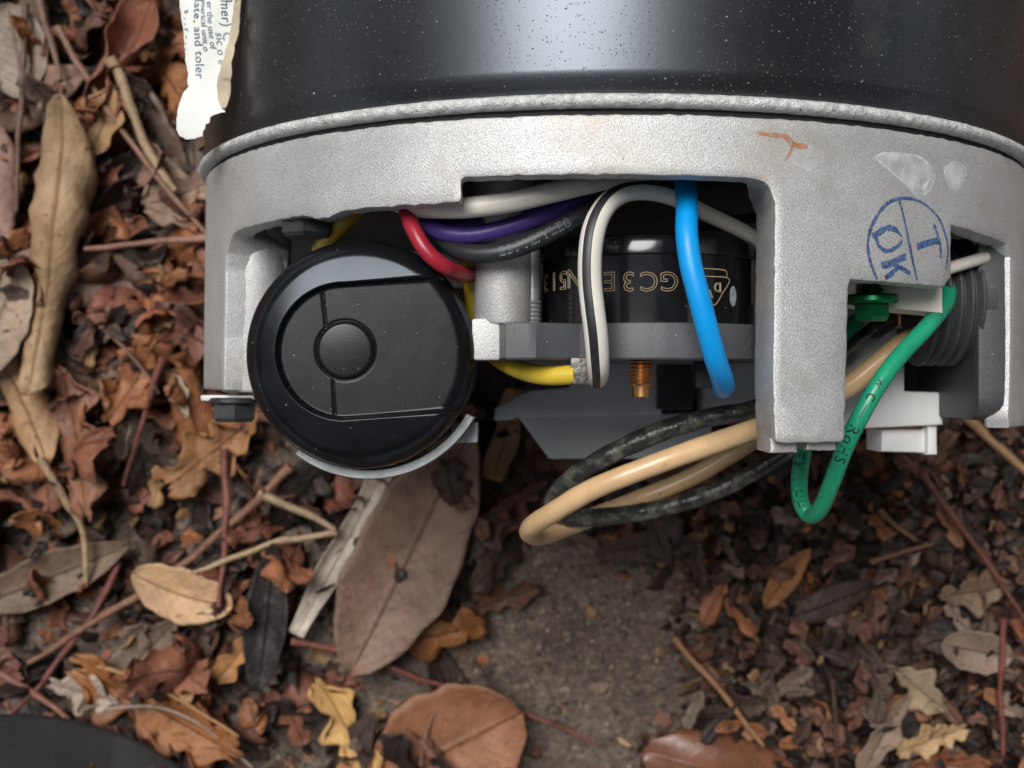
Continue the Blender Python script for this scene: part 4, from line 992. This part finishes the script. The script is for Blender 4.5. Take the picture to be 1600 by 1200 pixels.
# ---- leaves and twigs that can be told apart
def hero(name, px, py, L, W, kind, ang, colr, label, curl=0.4, bend=0.2, wr=0.08, tilt=(0, 0), seed=1, q=85, z0=0.012, cat='leaf', nu=26, nv=12, skew=0.0):
    g = leaf_geo(L, W, kind, seed, curl, bend, wr, nu, nv, skew=skew); me = leaf_me(name+'_shape', g, M['leaf'])
    rot = Matrix.Rotation(R_(ang), 4, 'Z')@Euler((tilt[0], tilt[1], 0)).to_matrix().to_4x4()
    return place(name, me, g[0], rot, px, py, colr, label, cat, None, q, z0, True)
def twig(px_pts, r, colr, label, lift=0.001, taper=0.6, zs=None, wob=0.18):
    """a twig resting on the litter under it; r in metres"""
    P = []
    for k, (px, py) in enumerate(px_pts):
        p = atz(px, py, 0.014)
        P.append(p)
    base = []
    for p in P:
        j, i = cells(np.array([[p.x, p.y]])); j0, i0 = j[0], i[0]
        base.append(float(np.percentile(HM[max(0, j0-3):j0+4, max(0, i0-3):i0+4], 70)))
    a, b = np.polyfit(range(len(base)), base, 1) if len(base) > 2 else (0, np.mean(base))
    fit = [max(0.004, a*k+b)+lift+r for k in range(len(base))]
    n_ = len(P); pts = []
    for k, (px, py) in enumerate(px_pts):
        z = zs[k] if zs else fit[k]; p = atz(px, py, z); pts.append((p, r*(1-(1-taper)*k/max(1, n_-1))))
    C = catmull([tuple(p)+(q,) for p, q in pts], 0.004); sd_ = px_pts[0][0]*0.37
    pts = [(Vector(c[:3])+Vector((noise.noise(Vector((k*.45, sd_, 0))), noise.noise(Vector((k*.45, sd_, 5))), 0.6*noise.noise(Vector((k*.45, sd_, 9)))))*r*0.75, c[3]*(1+0.22*noise.noise(Vector((k*.8, sd_, 3))))) for k, c in enumerate(C)]
    t = Tube(pts, r, 0.0009, 9, wob); o = mk('twig', *t.mesh(), M['leaf'], None, 60); o.color = (*colr, 1)
    return tag(o, label, 'twig')
hero('broad_leaf', 640, 862, .074, .031, 'lance', 64, (0.19, 0.120, 0.088), 'large grey brown leaf with dark midrib leaning under the capacitor', curl=0.35, bend=0.12, wr=0.03, seed=3, q=92, z0=0.02)
hero('curled_leaf', 92, 390, .078, .027, 'lance', 83, (0.31, 0.21, 0.125), 'long tan leaf rolled into a tube beside the motor', curl=-3.3, bend=0.22, wr=0.16, seed=12, q=92, z0=0.018)
hero('leaf_flap', 150, 205, .026, .016, 'frag', 70, TAN, 'torn tan leaf flap beside the rolled tan leaf', curl=0.5, bend=0.3, wr=0.15, seed=9, z0=0.02)
hero('pale_strip', 525, 865, .054, .0085, 'strip', 62, (0.42, 0.37, 0.31), 'pale dry leaf strip lying across the large grey brown leaf', curl=0.8, bend=0.35, wr=0.12, seed=5, z0=0.025)
hero('leaf', 8, 70, .026, .018, 'oval', 100, (0.24, 0.19, 0.15), 'flat grey oval leaf far from the motor', curl=0.2, bend=0.2, wr=0.04, seed=11, z0=0.02)
hero('curled_leaf', 190, 85, .036, .024, 'oval', 60, RUST, 'dark red brown leaf curled round on itself near the paper label', curl=2.2, bend=0.6, wr=0.15, seed=13, z0=0.018)
hero('leaf', 20, 500, .032, .020, 'oval', 70, (0.30, 0.23, 0.17), 'pale grey brown leaf under the rolled tan leaf', curl=0.4, bend=0.2, wr=0.05, seed=15, z0=0.014)
hero('curled_leaf', 36, 640, .034, .015, 'lance', -65, (0.33, 0.20, 0.11), 'curled tan leaf with a long pale stalk', curl=-1.8, bend=0.4, wr=0.08, seed=16, z0=0.02)
hero('leaf', 118, 690, .040, .019, 'oak', -80, (0.19, 0.09, 0.055), 'brown leaf with wavy edges', curl=-0.8, bend=0.4, wr=0.18, seed=17, z0=0.018)
hero('leaf', 205, 590, .030, .022, 'oak', 60, ORG, 'crumpled orange brown leaf with curled rim', curl=1.6, bend=0.7, wr=0.25, seed=18, z0=0.02)
hero('leaf_scrap', 272, 615, .013, .006, 'frag', -70, PALE, 'small whitish leaf scrap beside a red twig', curl=0.7, bend=0.3, wr=0.15, seed=19, z0=0.02)
hero('leaf_scrap', 178, 690, .010, .007, 'oval', 80, PALE, 'small white curled scrap by the wavy brown leaf', curl=1.5, bend=0.3, wr=0.1, seed=20, z0=0.022)
hero('leaf', 330, 700, .034, .022, 'oak', 40, (0.26, 0.13, 0.06), 'light brown lobed leaf under the black bolt', curl=0.7, bend=0.5, wr=0.25, seed=22, z0=0.016)
hero('leaf', 288, 300, .022, .020, 'frag', 20, (0.25, 0.17, 0.12), 'grey tan leaf tucked under the bracket rim', curl=0.4, bend=0.3, wr=0.10, seed=23, z0=0.014)
hero('leaf', 285, 922, .028, .015, 'oval', -18, (0.45, 0.285, 0.165), 'bright tan flat leaf crossed by a long twig', curl=0.3, bend=0.15, wr=0.05, seed=24, z0=0.016, skew=-0.1)
hero('leaf', 70, 905, .046, .015, 'lance', 22, (0.145, 0.10, 0.07), 'long narrow grey brown leaf lying below the twigs', curl=0.5, bend=0.15, wr=0.03, seed=25, z0=0.014)
hero('broad_leaf', 245, 1115, .050, .027, 'oak', -28, (0.24, 0.10, 0.038), 'large orange brown leaf with pale midrib', curl=0.4, bend=0.2, wr=0.09, seed=26, z0=0.012)
hero('leaf_scrap', 125, 1088, .019, .013, 'frag', -15, (0.34, 0.27, 0.22), 'pale grey torn leaf scrap on the orange brown leaf', curl=0.3, bend=0.2, wr=0.1, seed=27, z0=0.014)
hero('leaf', 365, 1030, .017, .011, 'frag', 50, (0.36, 0.18, 0.07), 'small orange tan folded leaf', curl=0.9, bend=0.3, wr=0.15, seed=28, z0=0.013)
hero('leaf', 545, 1140, .033, .017, 'oak', -60, (0.47, 0.28, 0.11), 'yellow tan lobed leaf with holes and torn edge', curl=0.3, bend=0.2, wr=0.09, seed=43, z0=0.009)
hero('broad_leaf', 700, 1172, .046, .036, 'oval', 28, (0.24, 0.108, 0.06), 'broad reddish brown leaf on the bare soil', curl=0.35, bend=0.2, wr=0.04, seed=30, z0=0.010)
hero('curled_leaf', 690, 992, .024, .016, 'frag', 10, (0.21, 0.085, 0.030), 'small crumpled orange brown leaf beside the large grey brown leaf', curl=-1.1, bend=-0.5, wr=0.25, seed=31, z0=0.012)
hero('leaf', 420, 960, .040, .013, 'lance', 84, (0.018, 0.014, 0.014), 'narrow black wet leaf beside the pale strip', curl=0.5, bend=0.2, wr=0.1, seed=32, z0=0.012)
hero('broad_leaf', 1125, 1196, .044, .021, 'oval', -12, (0.16, 0.068, 0.04), 'glossy smooth brown leaf on the bare soil', curl=-0.7, bend=-0.35, wr=0.02, seed=33, z0=0.012)
hero('leaf', 1510, 1008, .019, .013, 'oval', -10, (0.21, 0.15, 0.115), 'pinkish grey leaf folded along its middle', curl=0.6, bend=0.2, wr=0.06, seed=34, z0=0.012)
hero('leaf', 1425, 1068, .017, .012, 'frag', -40, (0.27, 0.20, 0.13), 'mottled tan leaf piece near the long red twig', curl=0.3, bend=0.2, wr=0.09, seed=35, z0=0.009)
hero('leaf', 1440, 1145, .019, .011, 'oak', 20, (0.38, 0.25, 0.13), 'pale tan torn leaf near the red stalk', curl=0.3, bend=0.2, wr=0.1, seed=36, z0=0.009)
hero('leaf', 1365, 1140, .026, .010, 'frag', 60, (0.20, 0.14, 0.10), 'folded greyish leaf beside the pale tan torn leaf', curl=0.7, bend=0.3, wr=0.1, seed=37, z0=0.009)
hero('leaf', 1500, 915, .018, .013, 'frag', 10, (0.15, 0.095, 0.06), 'dull brown leaf square beside the long red twig', curl=0.3, bend=0.2, wr=0.1, seed=38, z0=0.009)
hero('leaf', 1470, 1185, .020, .014, 'oak', 0, (0.20, 0.08, 0.04), 'rust brown leaf partly under the pale tan leaf', curl=0.6, bend=0.4, wr=0.2, seed=39, z0=0.009)
hero('leaf', 915, 852, .016, .008, 'frag', -20, (0.12, 0.08, 0.06), 'dull leaf piece under the tip of the tan wire loop', curl=0.3, bend=0.2, wr=0.08, seed=40, z0=0.006)
hero('leaf', 790, 940, .020, .010, 'frag', 20, (0.10, 0.045, 0.025), 'dark rusty leaf curled at the edge of the bare soil', curl=0.8, bend=0.4, wr=0.15, seed=41, z0=0.007)
hero('leaf', 790, 680, .026, .008, 'strip', 75, (0.24, 0.15, 0.07), 'yellowish leaf strip behind the capacitor clamp', curl=0.5, bend=0.3, wr=0.1, seed=42, z0=0.012)

gl_ = M['leaf'].copy(); gl_.name = 'glossy_dead_leaf'; gl_.node_tree.nodes['Principled BSDF'].inputs['Roughness'].default_value = 0.28
[setattr(b_.inputs['Distance'], 'default_value', 0.0001) for b_ in gl_.node_tree.nodes if b_.type == 'BUMP']
for o in bpy.data.objects:
    if o.get('label', '').startswith('glossy smooth'): o.data.materials[0] = gl_
TW = (0.20, 0.105, 0.068); TWR = (0.15, 0.055, 0.042); TWL = (0.36, 0.26, 0.16)
twig([(455, 728), (380, 800), (260, 900), (150, 970), (95, 1003), (45, 1036)], .0013, TW, 'long straight brown twig crossing the bright tan leaf', 0.002)
twig([(195, 848), (170, 920), (110, 1010), (60, 1070), (20, 1116)], .0011, TWR, 'reddish twig crossing under the long straight twig', 0.001)
twig([(528, 832), (440, 845), (370, 868), (300, 893)], .0010, TWL, 'light tan stalk lying beside the black wet leaf', 0.002)
twig([(352, 700), (352, 800), (350, 880), (343, 948)], .0012, TWR, 'upright dark red twig between capacitor and bright tan leaf', 0.002)
twig([(405, 768), (460, 795), (525, 828)], .0014, (0.30, 0.22, 0.14), 'short pale split stick below the capacitor', 0.002)
twig([(170, 92), (195, 140), (212, 190), (240, 250), (275, 300)], .0016, (0.33, 0.24, 0.15), 'thick pale knobbly stick beside the paper label', 0.002)
twig([(90, 45), (140, 130), (185, 195), (250, 280), (325, 368)], .0010, (0.21, 0.12, 0.08), 'long thin brown twig running to the bracket corner', 0.002)
twig([(58, -5), (80, 60), (95, 125)], .0013, (0.15, 0.085, 0.06), 'brown stick above the rolled tan leaf', 0.003)
twig([(40, 5), (33, 160), (28, 240), (24, 330)], .0010, (0.13, 0.075, 0.055), 'slender dark twig beside the rolled tan leaf', 0.002)
twig([(325, 371), (250, 377), (190, 382), (132, 388)], .0011, (0.24, 0.125, 0.095), 'pinkish straight twig ending at the bracket leg', 0.003)
twig([(255, 556), (235, 620), (215, 690), (194, 758)], .0010, TWR, 'thin red twig beside the whitish leaf scrap', 0.002)
twig([(62, 715), (95, 770), (130, 830), (134, 908)], .0012, TWL, 'pale bent stalk of the curled tan leaf', 0.002)
twig([(455, 1002), (560, 1025), (660, 1060), (760, 1092), (860, 1130), (930, 1160)], .0009, (0.17, 0.062, 0.048), 'long thin red twig lying across the bare soil', 0.001)
twig([(1055, 998), (1100, 1050), (1150, 1110), (1192, 1165)], .0011, (0.24, 0.13, 0.065), 'curved tan stem on the bare soil', 0.001)
twig([(1440, 738), (1490, 810), (1535, 870), (1580, 935), (1610, 985)], .0010, (0.11, 0.042, 0.03), 'long dark red twig leading to the edge of the litter', 0.0015)
twig([(1568, 965), (1566, 1030), (1564, 1100), (1568, 1180)], .0009, (0.15, 0.05, 0.035), 'upright red stalk beside the pinkish grey leaf', 0.001)
twig([(1465, 622), (1510, 652), (1550, 690), (1610, 742)], .0018, (0.26, 0.155, 0.075), 'tan stick beneath the conduit lug', 0.004)
twig([(110, 1030), (200, 1055), (290, 1100), (370, 1150)], .0008, (0.30, 0.16, 0.07), 'straight orange twig lying on the orange brown leaf', 0.002)
twig([(165, 1108), (240, 1105), (310, 1130), (395, 1200)], .0005, (0.30, 0.24, 0.20), 'fine pale curved stem over the orange brown leaf', 0.002)
twig([(-10, 1040), (50, 1080), (105, 1125)], .0012, (0.19, 0.085, 0.06), 'short red brown twig beside the black disc', 0.001)
twig([(740, 1030), (775, 1090), (800, 1150)], .0006, (0.06, 0.03, 0.022), 'fine dark rootlet on the bare soil', 0.0008)
twig([(1375, 795), (1400, 820), (1430, 845)], .0009, (0.15, 0.08, 0.04), 'short brown twig below the white terminal board', 0.001)
twig([(1360, 880), (1410, 862), (1460, 850)], .0008, (0.17, 0.08, 0.045), 'short reddish twig with pale end', 0.001)
twig([(1300, 1060), (1305, 1120), (1308, 1200)], .0007, (0.07, 0.035, 0.025), 'thin dark stalk beside the folded greyish leaf', 0.001)

# ---- what each filler leaf looks like and lies beside
ANCH = []
for o in list(bpy.data.objects):
    if o.parent is None and o.get('label') and 'group' not in o and o.get('kind') is None and o is not motor and o.type == 'MESH':
        ANCH.append((o.location.copy(), o['label']))
CN = {RUST: 'rust red', BRN: 'dark brown', ORG: 'orange brown', GRY: 'grey brown', DRK: 'blackish', PNK: 'pinkish grey'}
def short(l):
    w = l.split()
    for stop in ('lying', 'crossing', 'running', 'leaning', 'beside', 'under', 'near', 'on', 'with', 'between', 'ending', 'below', 'above', 'behind', 'tucked', 'partly', 'leading', 'beneath', 'over', 'rolled', 'curled', 'crossed', 'at', 'far', 'of', 'by', 'folded'):
        if stop in w[2:]: w = w[:w.index(stop, 2)]
    return ' '.join(w)
for o, kind, mn, sc, c0 in FILL:
    L = sorted(((o.location-a).length, t) for a, t in ANCH)
    cn = CN.get(c0, 'dull brown'); size = 'big' if sc > 1.05 else ('small' if sc < 0.9 else 'medium')
    noun = {'curled': 'crumpled leaf', 'broken': 'broken leaf piece', 'grey': 'narrow flat leaf', 'dark': 'dark leaf'}[kind]
    o['label'] = '%s %s %s next to the %s' % (size, cn, noun, short(L[0][1]))
# ---- black disc at the corner
dz_ = 0.019; pa = at(20, 1196, CAMH-dz_)
cen = atz(20, 1562, dz_)
Rk = (atz(20, 1118, dz_)-cen).length
cv = lathe([(0.002, -0.0004), (Rk*0.80, -0.0004), (Rk-0.0145, 0.0), (Rk-0.0008, -0.0012), (Rk, -0.0020), (Rk-0.0008, -0.0032), (Rk*0.8, -0.0036), (0.002, -0.0036)], cen, (0, 0, 1), 140)
disc = mk('black_disc', *cv, M['rubber'], None, 40); tag(disc, 'smooth black round rubber disc lying on the leaves', 'disc')
mk('pale_ring', *lathe([(Rk-0.0158, 0.0001), (Rk-0.0148, 0.0006), (Rk-0.0142, 0.0003)], cen, (0, 0, 1), 120), M['palegrey'], disc)
print('objects', len(bpy.data.objects))
